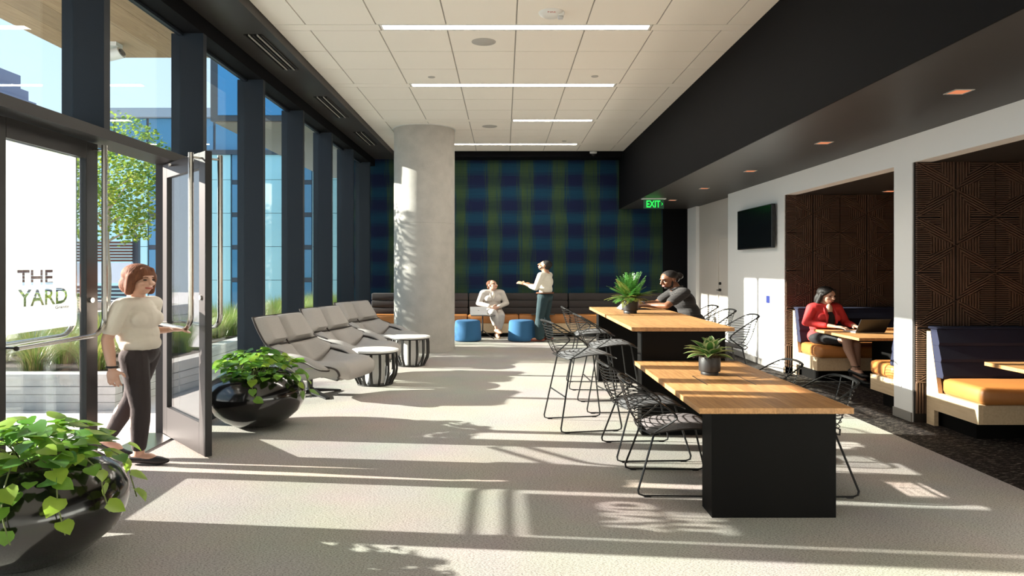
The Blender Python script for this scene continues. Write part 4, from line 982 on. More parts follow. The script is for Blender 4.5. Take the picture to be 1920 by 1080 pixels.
# ------------------------------------------------------------------ booths
def booth_bench(label, y_back, y_front, x0, x1):
    s = 1 if y_front > y_back else -1           # seat faces +y or -y
    t = thing('booth_bench', label, 'bench', (x0, y_back, 0))
    D = abs(y_front - y_back); Y = lambda q: s * q
    prof = [(0.0, 0.0), (0.0, 1.0), (0.05, 1.0), (0.155, 0.36), (D - 0.05, 0.36), (D - 0.05, 0.17), (0.10, 0.17), (0.10, 0.0)]
    e = B(); e.prism([(Y(q), z) for q, z in prof], 'x', 0.0, 0.035); obj('end_panel', e, 'ply', t)
    W_ = x1 - x0
    obj('base', Bx(0.035, W_, min(Y(0.10), Y(D - 0.05)), max(Y(0.10), Y(D - 0.05)), 0.17, 0.355), 'ply', t)
    obj('plinth', Bx(0.06, W_, min(Y(0.05), Y(D - 0.16)), max(Y(0.05), Y(D - 0.16)), 0.0, 0.17), 'leg', t)
    obj('seat_cushion', Bx(0.008, W_, min(Y(0.17), Y(D)), max(Y(0.17), Y(D)), 0.357, 0.53, c=0.045), 'orange', t, True, 50)
    for k in range(3):
        z0 = 0.525 + k * 0.168; z1 = z0 + 0.166; f0 = 0.205 - k * 0.026; f1 = f0 - 0.026; g0 = max(0.0, 0.155 - 0.164 * (z0 - 0.36)); g1 = max(0.0, 0.155 - 0.164 * (z1 - 0.36))
        b = B(); b.prism([(Y(g0), z0), (Y(f0), z0), (Y(f0 + 0.008), z0 + 0.03), (Y(f1 + 0.008), z1 - 0.03), (Y(f1), z1), (Y(g1), z1)], 'x', 0.004 + 0.0, W_); obj('back_cushion', b, 'navy', t, True, 30)
    obj('back_cap', Bx(0.004, W_, min(Y(0.0), Y(0.125)), max(Y(0.0), Y(0.125)), 1.025, 1.055, c=0.014), 'navy', t, True, 50)
    return t
booth_bench('orange and navy bench in the far booth where the woman in red sits', A1[1] - 0.026, 7.66, 3.43, XA - 0.03)
booth_bench('orange and navy bench of the far booth, seen from behind the white pier', A1[0] + 0.02, 6.64, 3.43, XA - 0.03)
booth_bench('orange and navy bench in the near booth at the right edge', 5.74 - 0.026, 5.04, 3.43, XA - 0.03)
def booth_table(label, x0, x1, y0, y1, z):
    t = thing('booth_table', label, 'table', ((x0 + x1) / 2, (y0 + y1) / 2, 0)); hx = (x1 - x0) / 2; hy = (y1 - y0) / 2; n = 6; d = 2 * hy / n
    for i in range(n): obj('plank', Bx(-hx, hx, -hy + i * d + 0.0003, -hy + (i + 1) * d - 0.0003, z - 0.036, z, c=0.0015), 'oak', t)
    obj('pedestal', Bx(-hx + 0.5, -hx + 0.62, -0.22, 0.22, 0.02, z - 0.036, c=0.004), 'leg', t); obj('foot_plate', Bx(-hx + 0.35, -hx + 0.80, -0.28, 0.28, 0.0, 0.02), 'leg', t)
    return t
bt = booth_table('oak table in the far booth with a laptop on it', 3.46, 4.9, 6.86, 7.86, 0.765)
obj('power_box', Bx(-0.30, 0.5, 0.30, 0.38, 0.765, 0.80, c=0.002), 'oak', bt)
booth_table('oak table in the near booth at the right edge', 3.52, 4.9, 4.15, 5.16, 0.765)
def laptop(label, loc, rz):
    t = thing('laptop', label, 'laptop', loc, rz); w = 0.16
    obj('keyboard_base', Bx(-0.23, 0.0, -w, w, 0, 0.014, c=0.003), 'silver', t)
    a = math.radians(62); b = B(); P_ = lambda u, v, d: (0.002 + v * math.cos(a) + d * math.sin(a), u, 0.013 + v * math.sin(a) - d * math.cos(a))
    b.add([P_(u, v, d) for d in (0, 0.008) for (u, v) in ((-w, 0), (w, 0), (w, 0.215), (-w, 0.215))], [(0, 1, 2, 3), (7, 6, 5, 4), (0, 4, 5, 1), (1, 5, 6, 2), (2, 6, 7, 3), (3, 7, 4, 0)]); obj('lid', b, 'plastic', t)
    return t
laptop('black laptop open before the woman in the red blazer', (3.83, 7.37, 0.766), -PI / 2 + 0.08)
# ================================================================== PEOPLE
def V(*a): return Vector(a)
def frame(f, u):
    f = f.normalized(); s = u.cross(f).normalized(); u = f.cross(s).normalized(); return f, s, u
def limb(b, pts, rs, seg=12):
    for i in range(len(pts) - 1): b.cap(pts[i], pts[i + 1], rs[i], rs[i + 1], seg)
def hand(b, w, d, n, side, k=1.0, curl=0.4):
    """w wrist, d pointing direction, n back-of-hand normal, side = towards the thumb"""
    d = d.normalized(); side = (side - d * side.dot(d)).normalized(); n = d.cross(side).normalized() * (1 if d.cross(side).dot(n) > 0 else -1)
    pc = w + d * 0.05 * k; b.ell(pc, (0.052 * k, 0.040 * k, 0.017 * k), (d, side, n))
    for i, (o, L) in enumerate(((0.030, 0.072), (0.010, 0.080), (-0.011, 0.075), (-0.031, 0.058))):
        p = w + d * 0.086 * k + side * o * k; dd = (d + side * o * 2.2).normalized()
        q = p + (dd - n * curl * 0.6).normalized() * L * 0.5 * k; r = q + (dd - n * curl * 1.7).normalized() * L * 0.5 * k
        limb(b, [p - dd * 0.02, q, r], [0.0092 * k, 0.0085 * k, 0.0072 * k], 8)
    p = w + d * 0.028 * k + side * 0.034 * k; q = p + (d * 0.7 + side * 0.75 - n * 0.25).normalized() * 0.036 * k; r = q + (d + side * 0.2 - n * 0.35).normalized() * 0.03 * k
    limb(b, [p - side * 0.012, q, r], [0.013 * k, 0.0105 * k, 0.0085 * k], 8)
def head(b, c, f, s, u, k=1.0):
    E = lambda a, bb, cc: c + f * a * k + s * bb * k + u * cc * k
    b.ell(E(-0.012, 0, 0.030), (0.096 * k, 0.076 * k, 0.088 * k), (f, s, u), 20, 14)
    b.ell(E(0.022, 0, -0.045), (0.068 * k, 0.060 * k, 0.078 * k), (f, s, u), 18, 12)
    b.ell(E(0.045, 0, -0.098), (0.030 * k, 0.032 * k, 0.024 * k), (f, s, u))
    b.ell(E(0.074, 0, 0.030), (0.016 * k, 0.045 * k, 0.018 * k), (f, s, u))
    b.cap(E(0.088, 0, 0.012), E(0.110, 0, -0.028), 0.009 * k, 0.014 * k, 10)
    for q in (1, -1):
        b.ell(E(0.060, q * 0.040, -0.028), (0.026 * k, 0.022 * k, 0.022 * k), (f, s, u)); b.ell(E(-0.008, q * 0.078, -0.012), (0.020 * k, 0.011 * k, 0.032 * k), (f, s, u))
    b.ell(E(0.083, 0, -0.066), (0.014 * k, 0.026 * k, 0.012 * k), (f, s, u))
def face_bits(t, c, f, s, u, k=1.0, smile=False, brow='hair_k'):
    E = lambda a, bb, cc: c + f * a * k + s * bb * k + u * cc * k
    for q in (1, -1):
        obj('eye', B().ell(E(0.0815, q * 0.032, 0.003), (0.010 * k, 0.0145 * k, 0.0065 * k), (f, s, u), 10, 6), 'eye', t, True)
        obj('eyebrow', B().tube([E(0.088, q * 0.016, 0.024), E(0.088, q * 0.034, 0.029), E(0.074, q * 0.052, 0.022)], [0.004 * k, 0.0045 * k, 0.002 * k], 6), brow, t, True)
    obj('mouth', B().tube(cr_pts([E(0.080, 0.027, -0.064 + (0.007 if smile else 0)), E(0.095, 0.012, -0.068), E(0.0975, 0, -0.069), E(0.095, -0.012, -0.068), E(0.080, -0.027, -0.064 + (0.007 if smile else 0))], 3), [0.003 * k] + [0.0068 * k] * 11 + [0.003 * k], 8), 'lip', t, True)
    if smile: obj('teeth', B().tube([E(0.089, 0.020, -0.0645), E(0.0985, 0, -0.0675), E(0.089, -0.020, -0.0645)], 0.0048 * k, 8), 'teeth', t, True)
def torso(b, J, g=0.0, bust=0.0, waist=0.135, hips=0.165, ribs=0.155, low=True):
    """pelvis to shoulders along the spine, widened by g"""
    P, Cc, N = J['pelvis'], J['chest'], J['neck']; ls, rs = J['ls'], J['rs']
    s = (ls - rs).normalized(); hs = (J['lh'] - J['rh']).normalized(); u1 = (Cc - P).normalized(); f1 = hs.cross(u1).normalized(); u2 = (N - Cc).normalized(); f2 = s.cross(u2).normalized()
    mid = P.lerp(Cc, 0.5) - f1 * 0.005
    if low: b.ell(P, (0.68 * hips + g, hips + g, 0.12 + g), (f1, hs, u1), 20, 12)
    b.ell(mid, (0.098 + g, waist + g, 0.16), (f1, s, u1), 20, 12)
    b.ell(Cc, (0.108 + g, ribs + g, 0.17), (f2, s, u2), 20, 12); b.ell(Cc.lerp(N, 0.55), (0.085 + g, 0.125 + g, 0.10), (f2, s, u2), 18, 10)
    b.cap(rs.lerp(ls, 0.08), ls.lerp(rs, 0.08), 0.055 + g, 0.055 + g); b.cap(Cc.lerp(N, 0.72), N - u2 * (0.02 + g * 1.5), 0.062 + g, 0.045)
    if bust:
        for q in (1, -1): b.ell(Cc + f2 * (0.062 + g) + s * q * 0.075 - u2 * 0.01, (0.062 * bust + g, 0.062 + g, 0.062 + g), (f2, s, u2))
def body(name, label, loc, rz, J, skin, k=1.0, bare=True, thick=1.0, curl=(0.4, 0.4), feet=True, bust=0.0, slim=1.0):
    t = thing(name, label, 'person', loc, rz)
    b = B(); f, s, u = frame(J['look'], V(0, 0, 1) if abs(J['look'].normalized().z) < 0.9 else V(-1, 0, 0))
    head(b, J['head'], f, s, u, k); b.cap(J['neck'] - V(0, 0, 0.02), J['head'] - u * 0.06 * k - f * 0.02, 0.058 * thick, 0.052 * thick)
    torso(b, J, -0.006 if slim < 1 else 0.0, bust, hips=0.165 * slim, ribs=0.155 * slim)
    for q, (sh, el, wr, hd, hn) in {'l': ('ls', 'le', 'lw', 'lhand', 'lnorm'), 'r': ('rs', 're', 'rw', 'rhand', 'rnorm')}.items():
        m = J[el].lerp(J[wr], 0.3)
        limb(b, [J[sh], J[sh].lerp(J[el], 0.4), J[el], m, J[wr]], [0.050 * thick, 0.046 * thick, 0.036 * thick, 0.038 * thick, 0.025])
        hand(b, J[wr], J[hd], J[hn], J.get(q + 'thumb', V(0, 0, 1)), k, curl[0 if q == 'l' else 1])
    for q in 'lr':
        h, kn, an, to = J[q + 'h'], J[q + 'k'], J[q + 'a'], J[q + 't']
        cf = kn.lerp(an, 0.32); fd = (to - an); fd.z = 0; fd.normalize()
        limb(b, [h, h.lerp(kn, 0.45), kn], [0.084 * thick, 0.074 * thick, 0.053]); limb(b, [kn, cf - fd * 0.012, kn.lerp(an, 0.75), an], [0.052, 0.055, 0.037, 0.034])
        if feet: limb(b, [an - fd * 0.035 - V(0, 0, 0.035), an.lerp(to, 0.55) , to], [0.032, 0.034, 0.022])
    J['_f'] = (f, s, u); o = blend('body', b, skin, t, 0.0065, 3)
    return t
def sleeves(b, J, a, g, upto):
    for q in 'lr':
        pts = [J[q + 's'], J[q + 's'].lerp(J[q + 'e'], 0.45), J[q + 'e'], J[q + 'e'].lerp(J[q + 'w'], 0.3), J[q + 'w']]
        if upto == 'short': limb(b, [pts[0], J[q + 's'].lerp(J[q + 'e'], 0.35), J[q + 's'].lerp(J[q + 'e'], a)], [0.058 + g, 0.058 + g, 0.054 + g])
        else: limb(b, pts[:4] + [J[q + 'e'].lerp(J[q + 'w'], a)], [0.055 + g, 0.051 + g, 0.044 + g, 0.044 + g, 0.036 + g])
def trousers(b, J, g, end=0.93, wide=0.0, slim=1.0):
    P = J['pelvis']; hs = (J['lh'] - J['rh']).normalized(); u1 = (J['chest'] - P).normalized(); f1 = hs.cross(u1)
    b.ell(P + u1 * 0.01, (0.122 * slim + g, 0.172 * slim + g, 0.128), (f1, hs, u1), 20, 12)
    for q in 'lr':
        h, kn, an = J[q + 'h'], J[q + 'k'], J[q + 'a']; e = kn.lerp(an, end)
        limb(b, [h, h.lerp(kn, 0.45), kn, kn.lerp(an, 0.35), e], [0.090 + g, 0.080 + g, 0.061 + g, 0.060 + g + wide, 0.046 + g + wide])
def shoe(t, J, q, m, heel=0.0, name='shoe'):
    an, to = J[q + 'a'], J[q + 't']; fd = (to - an); fd.z = 0; fd.normalize(); b = B(); hb = V(an.x, an.y, an.z - 0.045) - fd * 0.045
    limb(b, [hb, hb.lerp(to, 0.5) + V(0, 0, 0.004), to, to + fd * 0.045], [0.038, 0.037, 0.036, 0.021])
    o = blend(name, b, m, t, 0.006, 3)
    if heel: obj('heel', B().tube([hb - fd * 0.01 - V(0, 0, 0.02), hb - fd * 0.012 - V(0, 0, 0.03 + heel)], [0.020, 0.010], 8), m, t)
    return o
# ---- woman walking in through the open door
J = dict(pelvis=V(0.02, 0, 0.955), chest=V(0.0, 0, 1.25), neck=V(-0.01, 0, 1.425), head=V(0.018, -0.005, 1.582), look=V(0.93, -0.36, -0.06),
         ls=V(0.03, 0.145, 1.372), le=V(-0.05, 0.22, 1.11), lw=V(0.15, 0.13, 1.13), lhand=V(1, -0.25, 0.05), lnorm=V(0, 0.2, 1), lthumb=V(0, -1, 0.3),
         rs=V(-0.02, -0.148, 1.372), re=V(-0.085, -0.20, 1.09), rw=V(-0.035, -0.235, 0.855), rhand=V(0.08, 0, -1), rnorm=V(0, -1, 0), rthumb=V(1, 0, 0),
         rh=V(0.02, -0.085, 0.93), rk=V(0.06, -0.075, 0.49), ra=V(0.045, -0.07, 0.095), rt=V(0.18, -0.075, 0.034), lh=V(0.02, 0.085, 0.93), lk=V(-0.075, 0.08, 0.53), la=V(-0.245, 0.09, 0.165), lt=V(-0.145, 0.09, 0.038))
p = body('person', 'woman with a brown bob in a cream top walking in through the open door', (-2.395, 4.60, 0), 0, J, 'skin_f', bust=0.0, slim=0.88)
face_bits(p, J['head'], *J['_f'], brow='hair_b')
b = B(); torso(b, J, 0.010, 0.55, waist=0.140, ribs=0.14, low=False); sleeves(b, J, 0.72, 0.004, 'short'); Pv = J['pelvis']; b.ell(Pv + V(0.0, 0, 0.07), (0.118, 0.165, 0.095)); blend('top', b, 'cream_c', p, 0.009, 5)
b = B(); trousers(b, J, 0.0, 0.86, 0.0, 0.86); blend('trousers', b, 'dark_c', p, 0.009, 4)
for q in 'lr': shoe(p, J, q, 'shoe_k')
f, s, u = J['_f']; c = J['head']; E = lambda a, bb, cc: c + f * a + s * bb + u * cc
b = B(); b.ell(E(-0.020, 0, 0.048), (0.108, 0.094, 0.094), (f, s, u), 20, 14); b.ell(E(-0.050, 0, -0.040), (0.085, 0.096, 0.100), (f, s, u), 18, 12)
for q in (1, -1): b.cap(E(0.015, q * 0.078, 0.03), E(0.005, q * 0.084, -0.105), 0.034, 0.028); b.cap(E(0.060, q * 0.030, 0.090), E(0.035, q * 0.078, 0.0), 0.022, 0.022)
blend('hair', b, 'hair_b', p, 0.008, 5)
obj('wristwatch', B().tube([J['rw'] + V(0.028 * math.cos(a), 0.028 * math.sin(a), 0.012) for a in [2 * PI * i / 14 for i in range(14)]], 0.009, 6, closed=True), 'plastic', p, True)
# ---- man standing with his hands raised, near the far bench
def stand_man():
    J = dict(pelvis=V(0, 0, 1.0), chest=V(-0.01, 0, 1.34), neck=V(-0.02, 0, 1.55), head=V(0.005, 0, 1.715), look=V(0.90, 0.06, 0.44),
             ls=V(0.0, 0.205, 1.50), le=V(0.07, 0.265, 1.21), lw=V(0.30, 0.19, 1.30), lhand=V(0.95, -0.1, 0.30), lnorm=V(0, 0.5, 1), lthumb=V(0, -0.7, 0.7),
             rs=V(0.0, -0.205, 1.50), re=V(0.06, -0.27, 1.20), rw=V(0.30, -0.14, 1.27), rhand=V(0.95, 0.2, 0.25), rnorm=V(0, -0.5, 1), rthumb=V(0, 0.7, 0.7),
             rh=V(0, -0.10, 0.97), rk=V(0.04, -0.13, 0.53), ra=V(-0.02, -0.15, 0.095), rt=V(0.14, -0.17, 0.036), lh=V(0, 0.10, 0.97), lk=V(0.05, 0.13, 0.53), la=V(0.04, 0.16, 0.095), lt=V(0.20, 0.19, 0.036))
    for k_, v in list(J.items()):
        if k_ not in ('look', 'lhand', 'rhand', 'lnorm', 'rnorm', 'lthumb', 'rthumb'): J[k_] = v * 1.0
    p = body('person', 'man in an ivory shirt and teal trousers standing with hands raised near the bench', (0.70, 11.98, 0), math.radians(158), J, 'skin_t', k=1.02, thick=1.1)
    face_bits(p, J['head'], *J['_f'])
    b = B(); torso(b, J, 0.014, 0, waist=0.15, ribs=0.175, low=False); sleeves(b, J, 0.45, 0.012, 'long'); blend('shirt', b, 'white_c', p, 0.010, 4)
    b = B(); trousers(b, J, 0.012, 0.97, 0.022); blend('trousers', b, 'teal_c', p, 0.010, 3)
    for q in 'lr': shoe(p, J, q, 'shoe_r')
    P_ = J['pelvis']; obj('belt', B().tube([P_ + V(0.138 * math.cos(a), 0.178 * math.sin(a), 0.095) for a in [2 * PI * i / 24 for i in range(24)]], 0.016, 6, closed=True), 'belt', p, True)
    f, s, u = J['_f']; c = J['head']; E = lambda a, bb, cc: c + f * a + s * bb + u * cc
    b = B(); b.ell(E(-0.022, 0, 0.045), (0.098, 0.082, 0.086), (f, s, u), 18, 12); b.ell(E(-0.06, 0, -0.01), (0.055, 0.076, 0.07), (f, s, u)); blend('hair', b, 'hair_k', p, 0.008, 3)
    b = B(); b.ell(E(0.040, 0, -0.100), (0.045, 0.044, 0.022), (f, s, u))
    for q in (1, -1): b.cap(E(0.010, q * 0.064, -0.03), E(0.030, q * 0.045, -0.090), 0.010, 0.014)
    blend('beard', b, 'hair_k', p, 0.006, 2)
stand_man()
# ---- woman in a pale trouser suit sitting cross-legged on the wall bench
def sit_woman():
    J = dict(pelvis=V(0.02, 0, 0.63), chest=V(0.01, 0, 0.93), neck=V(0.02, 0, 1.105), head=V(0.04, 0, 1.245), look=V(0.82, 0.50, 0.28),
             ls=V(0.02, 0.165, 1.06), le=V(0.06, 0.25, 0.80), lw=V(0.25, 0.06, 0.72), lhand=V(0.7, -0.55, -0.2), lnorm=V(0.3, 0, 1), lthumb=V(0.5, -0.5, 0.5),
             rs=V(0.02, -0.165, 1.06), re=V(0.05, -0.25, 0.80), rw=V(0.25, -0.05, 0.74), rhand=V(0.7, 0.5, -0.2), rnorm=V(0.3, 0, 1), rthumb=V(0.5, 0.5, 0.5),
             rh=V(0.05, -0.09, 0.61), rk=V(0.43, -0.05, 0.63), ra=V(0.40, 0.02, 0.23), rt=V(0.50, 0.06, 0.15), lh=V(0.05, 0.09, 0.61), lk=V(0.42, 0.10, 0.55), la=V(0.36, 0.03, 0.12), lt=V(0.46, 0.04, 0.036))
    p = body('person', 'woman in a pale trouser suit sitting cross-legged on the wall bench', (-0.215, 12.80, 0), math.radians(-80), J, 'skin_f', bust=0.8)
    face_bits(p, J['head'], *J['_f'], smile=True, brow='hair_b')
    b = B(); torso(b, J, 0.022, 0.8, waist=0.14); sleeves(b, J, 0.80, 0.012, 'long'); o = blend('blazer', b, 'greige_c', p, 0.010, 4)
    c = J['chest']; obj('blouse', B().ell(c + V(0.095, 0, 0.045), (0.045, 0.035, 0.105), None, 14, 10), 'white_c', p, True)
    for q in (1, -1): obj('lapel', B().tube([c + V(0.125, q * 0.015, -0.07), c + V(0.140, q * 0.045, 0.02), c + V(0.095, q * 0.060, 0.12)], [0.008, 0.016, 0.010], 6), 'greige_c', p, True)
    b = B(); trousers(b, J, 0.004, 0.70, 0.016); blend('trousers', b, 'greige_c', p, 0.010, 3)
    for q in 'lr': shoe(p, J, q, 'skin_t', 0.0)
    f, s, u = J['_f']; c = J['head']; E = lambda a, bb, cc: c + f * a + s * bb + u * cc
    b = B(); b.ell(E(-0.030, 0, 0.038), (0.096, 0.086, 0.088), (f, s, u), 18, 12); b.ell(E(-0.085, 0, -0.04), (0.045, 0.06, 0.055), (f, s, u)); blend('hair', b, 'hair_b', p, 0.008, 3)
sit_woman()
# ---- man leaning on the tall table
def lean_man():
    J = dict(pelvis=V(-0.02, 0, 0.90), chest=V(0.09, 0.0, 1.20), neck=V(0.165, 0, 1.375), head=V(0.245, 0.0, 1.505), look=V(0.90, 0.34, -0.30),
             ls=V(0.13, 0.20, 1.325), le=V(0.34, 0.30, 1.145), lw=V(0.55, 0.10, 1.135), lhand=V(0.85, -0.45, 0.0), lnorm=V(0, 0.2, 1), lthumb=V(0.2, -0.4, 0.8),
             rs=V(0.13, -0.20, 1.325), re=V(0.33, -0.24, 1.145), rw=V(0.55, -0.02, 1.150), rhand=V(0.85, 0.45, 0.0), rnorm=V(0, -0.2, 1), rthumb=V(0.2, 0.4, 0.8),
             rh=V(0.0, -0.10, 0.87), rk=V(0.30, -0.13, 0.78), ra=V(0.25, -0.13, 0.44), rt=V(0.38, -0.14, 0.39), lh=V(0.0, 0.10, 0.87), lk=V(0.30, 0.13, 0.78), la=V(0.25, 0.13, 0.44), lt=V(0.38, 0.14, 0.39))
    p = body('person', 'man with tied back dark hair in a striped polo leaning on the tall oak table', (2.05, 7.70, 0), PI, J, 'skin_d', k=1.04, thick=1.12, curl=(0.9, 0.9))
    face_bits(p, J['head'], *J['_f'], k=1.04, smile=True)
    b = B(); torso(b, J, 0.018, 0, waist=0.155, ribs=0.175); sleeves(b, J, 0.66, 0.012, 'short'); blend('polo_shirt', b, 'stripe_c', p, 0.010, 4)
    b = B(); trousers(b, J, 0.004, 0.96, 0.01); blend('trousers', b, 'black_c', p, 0.011, 3)
    for q in 'lr': shoe(p, J, q, 'shoe_k')
    f, s, u = J['_f']; c = J['head']; E = lambda a, bb, cc: c + f * a + s * bb + u * cc
    b = B(); b.ell(E(-0.024, 0, 0.046), (0.100, 0.084, 0.084), (f, s, u), 18, 12); b.ell(E(-0.07, 0, -0.01), (0.05, 0.07, 0.06), (f, s, u)); blend('hair', b, 'hair_k', p, 0.008, 3)
    obj('hair_bun', B().ell(E(-0.135, 0, 0.01), (0.050, 0.052, 0.052), (f, s, u)), 'hair_k', p, True)
    b = B(); b.ell(E(0.042, 0, -0.104), (0.050, 0.047, 0.024), (f, s, u))
    for q in (1, -1): b.cap(E(0.008, q * 0.066, -0.03), E(0.030, q * 0.048, -0.094), 0.011, 0.016)
    blend('beard', b, 'hair_k', p, 0.006, 2)
    obj('collar', B().tube(cr_pts([J['neck'] + V(0.065, 0.03, -0.02), J['neck'] + V(0.0, 0.075, 0.015), J['neck'] + V(-0.06, 0, 0.03), J['neck'] + V(0.0, -0.075, 0.015), J['neck'] + V(0.065, -0.03, -0.02)], 4), 0.016, 6), 'stripe_c', p, True)
    d = (J['rw'] - J['re']).normalized(); a_, b_ = d.orthogonal().normalized(), d.cross(d.orthogonal().normalized())
    obj('wristwatch', B().tube([J['rw'] - d * 0.03 + (a_ * math.cos(q) + b_ * math.sin(q)) * 0.031 for q in [2 * PI * i / 14 for i in range(14)]], 0.009, 6, closed=True), 'plastic', p, True)
lean_man()
# ---- woman in a red blazer working in the far booth
def red_woman():
    J = dict(pelvis=V(0.0, 0, 0.64), chest=V(0.015, 0, 0.945), neck=V(0.03, 0, 1.125), head=V(0.075, 0.0, 1.262), look=V(0.94, 0.14, -0.24),
             ls=V(0.03, 0.158, 1.078), le=V(0.07, 0.245, 0.84), lw=V(0.30, 0.19, 0.815), lhand=V(1, -0.15, -0.08), lnorm=V(0, 0, 1), lthumb=V(0, -1, 0.1),
             rs=V(0.03, -0.158, 1.078), re=V(0.06, -0.25, 0.85), rw=V(0.28, -0.06, 0.815), rhand=V(0.85, 0.5, -0.05), rnorm=V(0, 0, 1), rthumb=V(0, 1, 0.1),
             rh=V(0.03, -0.09, 0.62), rk=V(0.44, -0.03, 0.64), ra=V(0.50, 0.03, 0.24), rt=V(0.58, 0.06, 0.15), lh=V(0.03, 0.09, 0.62), lk=V(0.43, 0.09, 0.57), la=V(0.44, 0.10, 0.15), lt=V(0.55, 0.12, 0.038))
    p = body('person', 'woman in a red blazer and black dress sitting in the far booth with a laptop', (3.63, 8.02, 0), math.radians(-78), J, 'skin_f', bust=1.0)
    face_bits(p, J['head'], *J['_f'], smile=True)
    b = B(); torso(b, J, 0.018, 0.9, waist=0.14); sleeves(b, J, 0.66, 0.006, 'long'); blend('blazer', b, 'red_c', p, 0.009, 4)
    c = J['chest']; b = B(); b.ell(c + V(0.102, 0, -0.045), (0.058, 0.060, 0.13), None, 16, 12); obj('dress_front', b, 'black_c', p, True)
    obj('neckline', B().ell(c + V(0.096, 0, 0.105), (0.032, 0.040, 0.085), None, 14, 10), 'skin_f', p, True)
    for q in (1, -1): obj('lapel', B().tube([c + V(0.140, q * 0.062, -0.10), c + V(0.150, q * 0.066, 0.02), c + V(0.085, q * 0.066, 0.14)], [0.010, 0.020, 0.012], 6), 'red_c', p, True)
    b = B(); P_ = J['pelvis']; b.ell(P_, (0.13, 0.185, 0.11))
    for q in 'lr': limb(b, [J[q + 'h'], J[q + 'h'].lerp(J[q + 'k'], 0.72)], [0.098, 0.078])
    blend('skirt', b, 'black_c', p, 0.010, 4)
    for q in 'lr':
        shoe(p, J, q, 'shoe_k', 0.05 if q == 'r' else 0.0)
        an = J[q + 'a']; obj('ankle_strap', B().tube([an + V(0.040 * math.cos(a), 0.040 * math.sin(a), 0.03) for a in [2 * PI * i / 14 for i in range(14)]], 0.005, 5, closed=True), 'shoe_k', p, True)
    f, s, u = J['_f']; c = J['head']; E = lambda a, bb, cc: c + f * a + s * bb + u * cc
    b = B(); b.ell(E(-0.030, 0, 0.042), (0.102, 0.090, 0.092), (f, s, u), 18, 12); b.ell(E(-0.070, 0, -0.07), (0.055, 0.090, 0.13), (f, s, u), 16, 12)
    for q in (1, -1): b.cap(E(0.0, q * 0.080, 0.03), E(-0.02, q * 0.100, -0.20), 0.026, 0.028); b.cap(E(0.060, q * 0.030, 0.092), E(0.03, q * 0.082, 0.02), 0.018, 0.018)
    blend('hair', b, 'hair_k', p, 0.008, 3)
red_woman()
# ================================================================== OUTSIDE THE GLASS
struct('ground', Bx(-30, XG - 0.08, -6, 30, -0.10, -0.01), 'paver', 'pale paved courtyard')
struct('ground', Bx(XG - 0.08, XG, Y0, YB, -0.10, -0.002), 'concrete2')
# canopy over the entrance with a timber soffit, and the overhanging upper storey beyond
ZK = 4.62; XK = -4.47
cn = struct('canopy', Bx(XK, XG - 0.06, -6, 7.42, ZK + 0.02, ZK + 0.5), 'fgrey', 'entrance canopy')
k = 0; x = XK + 0.02
while x < XG - 0.08:
    obj('soffit_board', Bx(x, min(x + 0.30, XG - 0.07), -6, 7.40, ZK, ZK + 0.02), 'soffw', cn); x += 0.303
ov = struct('overhang', Bx(XK, XG - 0.06, 10.72, 17.5, ZK + 0.03, 9.5), 'fdark', 'upper storey projecting over the courtyard')
obj('soffit_panel', Bx(XK + 0.05, XG - 0.07, 10.78, 17.5, ZK, ZK + 0.03), 'soffg', ov)
obj('glass_panel', Bx(XK + 0.12, XG - 0.2, 10.70, 10.72, ZK + 0.14, 9.4), 'fblue', ov)
obj('glass_panel', Bx(XK - 0.02, XK, 10.9, 17.3, ZK + 0.25, 9.4), 'fblue', ov)
t = thing('canopy_light', 'white square light fixture under the timber canopy', 'lamp', (-3.62, 5.25, ZK))
obj('stem', B().tube([(0, 0, 0), (0, 0, -0.08)], 0.02, 8), 'wplastic', t); obj('head', Bx(-0.17, 0.17, -0.14, 0.14, -0.12, -0.08, c=0.008), 'wplastic', t)
t = thing('wall_camera', 'white security camera mounted under the timber canopy', 'camera', (-3.86, 6.92, ZK))
obj('bracket', Bx(-0.08, 0.08, -0.06, 0.06, -0.05, 0), 'wplastic', t); obj('housing', B().tube([(-0.14, 0.0, -0.20), (0.10, 0, -0.12)], 0.07, 14), 'wplastic', t, True); obj('lens', B().tube([(0.10, 0, -0.12), (0.115, 0, -0.115)], 0.045, 14), 'plastic', t, True)
# building across the courtyard: panels, window strips, glazed top storey
YF = 19.0
fb = thing('courtyard_building', 'pale teal panelled building with narrow window strips across the courtyard', 'building', (-7.5, YF, 0))
def FB(name, x0, x1, z0, z1, m, y=0.0, th=0.05, par=None): return obj(name, Bx(x0 + 7.5, x1 + 7.5, y - th, y, z0, z1), m, par or fb)
XL, XR = -11.4, -2.2
obj('core', Bx(XL + 7.5, XR + 7.5, 0.0, 6.0, 0, 7.3), 'fdark', fb)
strips = [-9.6, -7.36, -5.46, -4.10]; sw = 0.30
for i, (a, b) in enumerate(zip([XL] + [s + sw for s in strips], strips + [XR])):
    z = 0.0
    while z < 5.7:
        z1 = min(z + 1.2, 5.7); FB('wall_panel', a + 0.008, b - 0.008, z + 0.008, z1 - 0.008, 'facade'); z += 1.2
for s in strips:
    for k in range(5): FB('window', s + 0.03, s + sw - 0.03, 0.12 + k * 1.17, 0.12 + k * 1.17 + 1.0, 'fwin', 0.0, 0.02)
FB('floor_band', XL, XR, 5.70, 5.86, 'fdark', 0.0, 0.12)
x = XL
while x < XR - 0.1:
    FB('window', x + 0.03, min(x + 0.86, XR), 5.88, 7.0, 'fwin', 0.0, 0.03); x += 0.9
FB('roof_band', XL, XR, 7.02, 7.34, 'fgrey', 0.0, 0.2)
g = B(); g.prism([(-1.75, 7.34), (-0.75, 7.34), (-1.2, 7.70)], 'y', 0.5, 3.0); obj('skylight', g, 'fwin', fb)
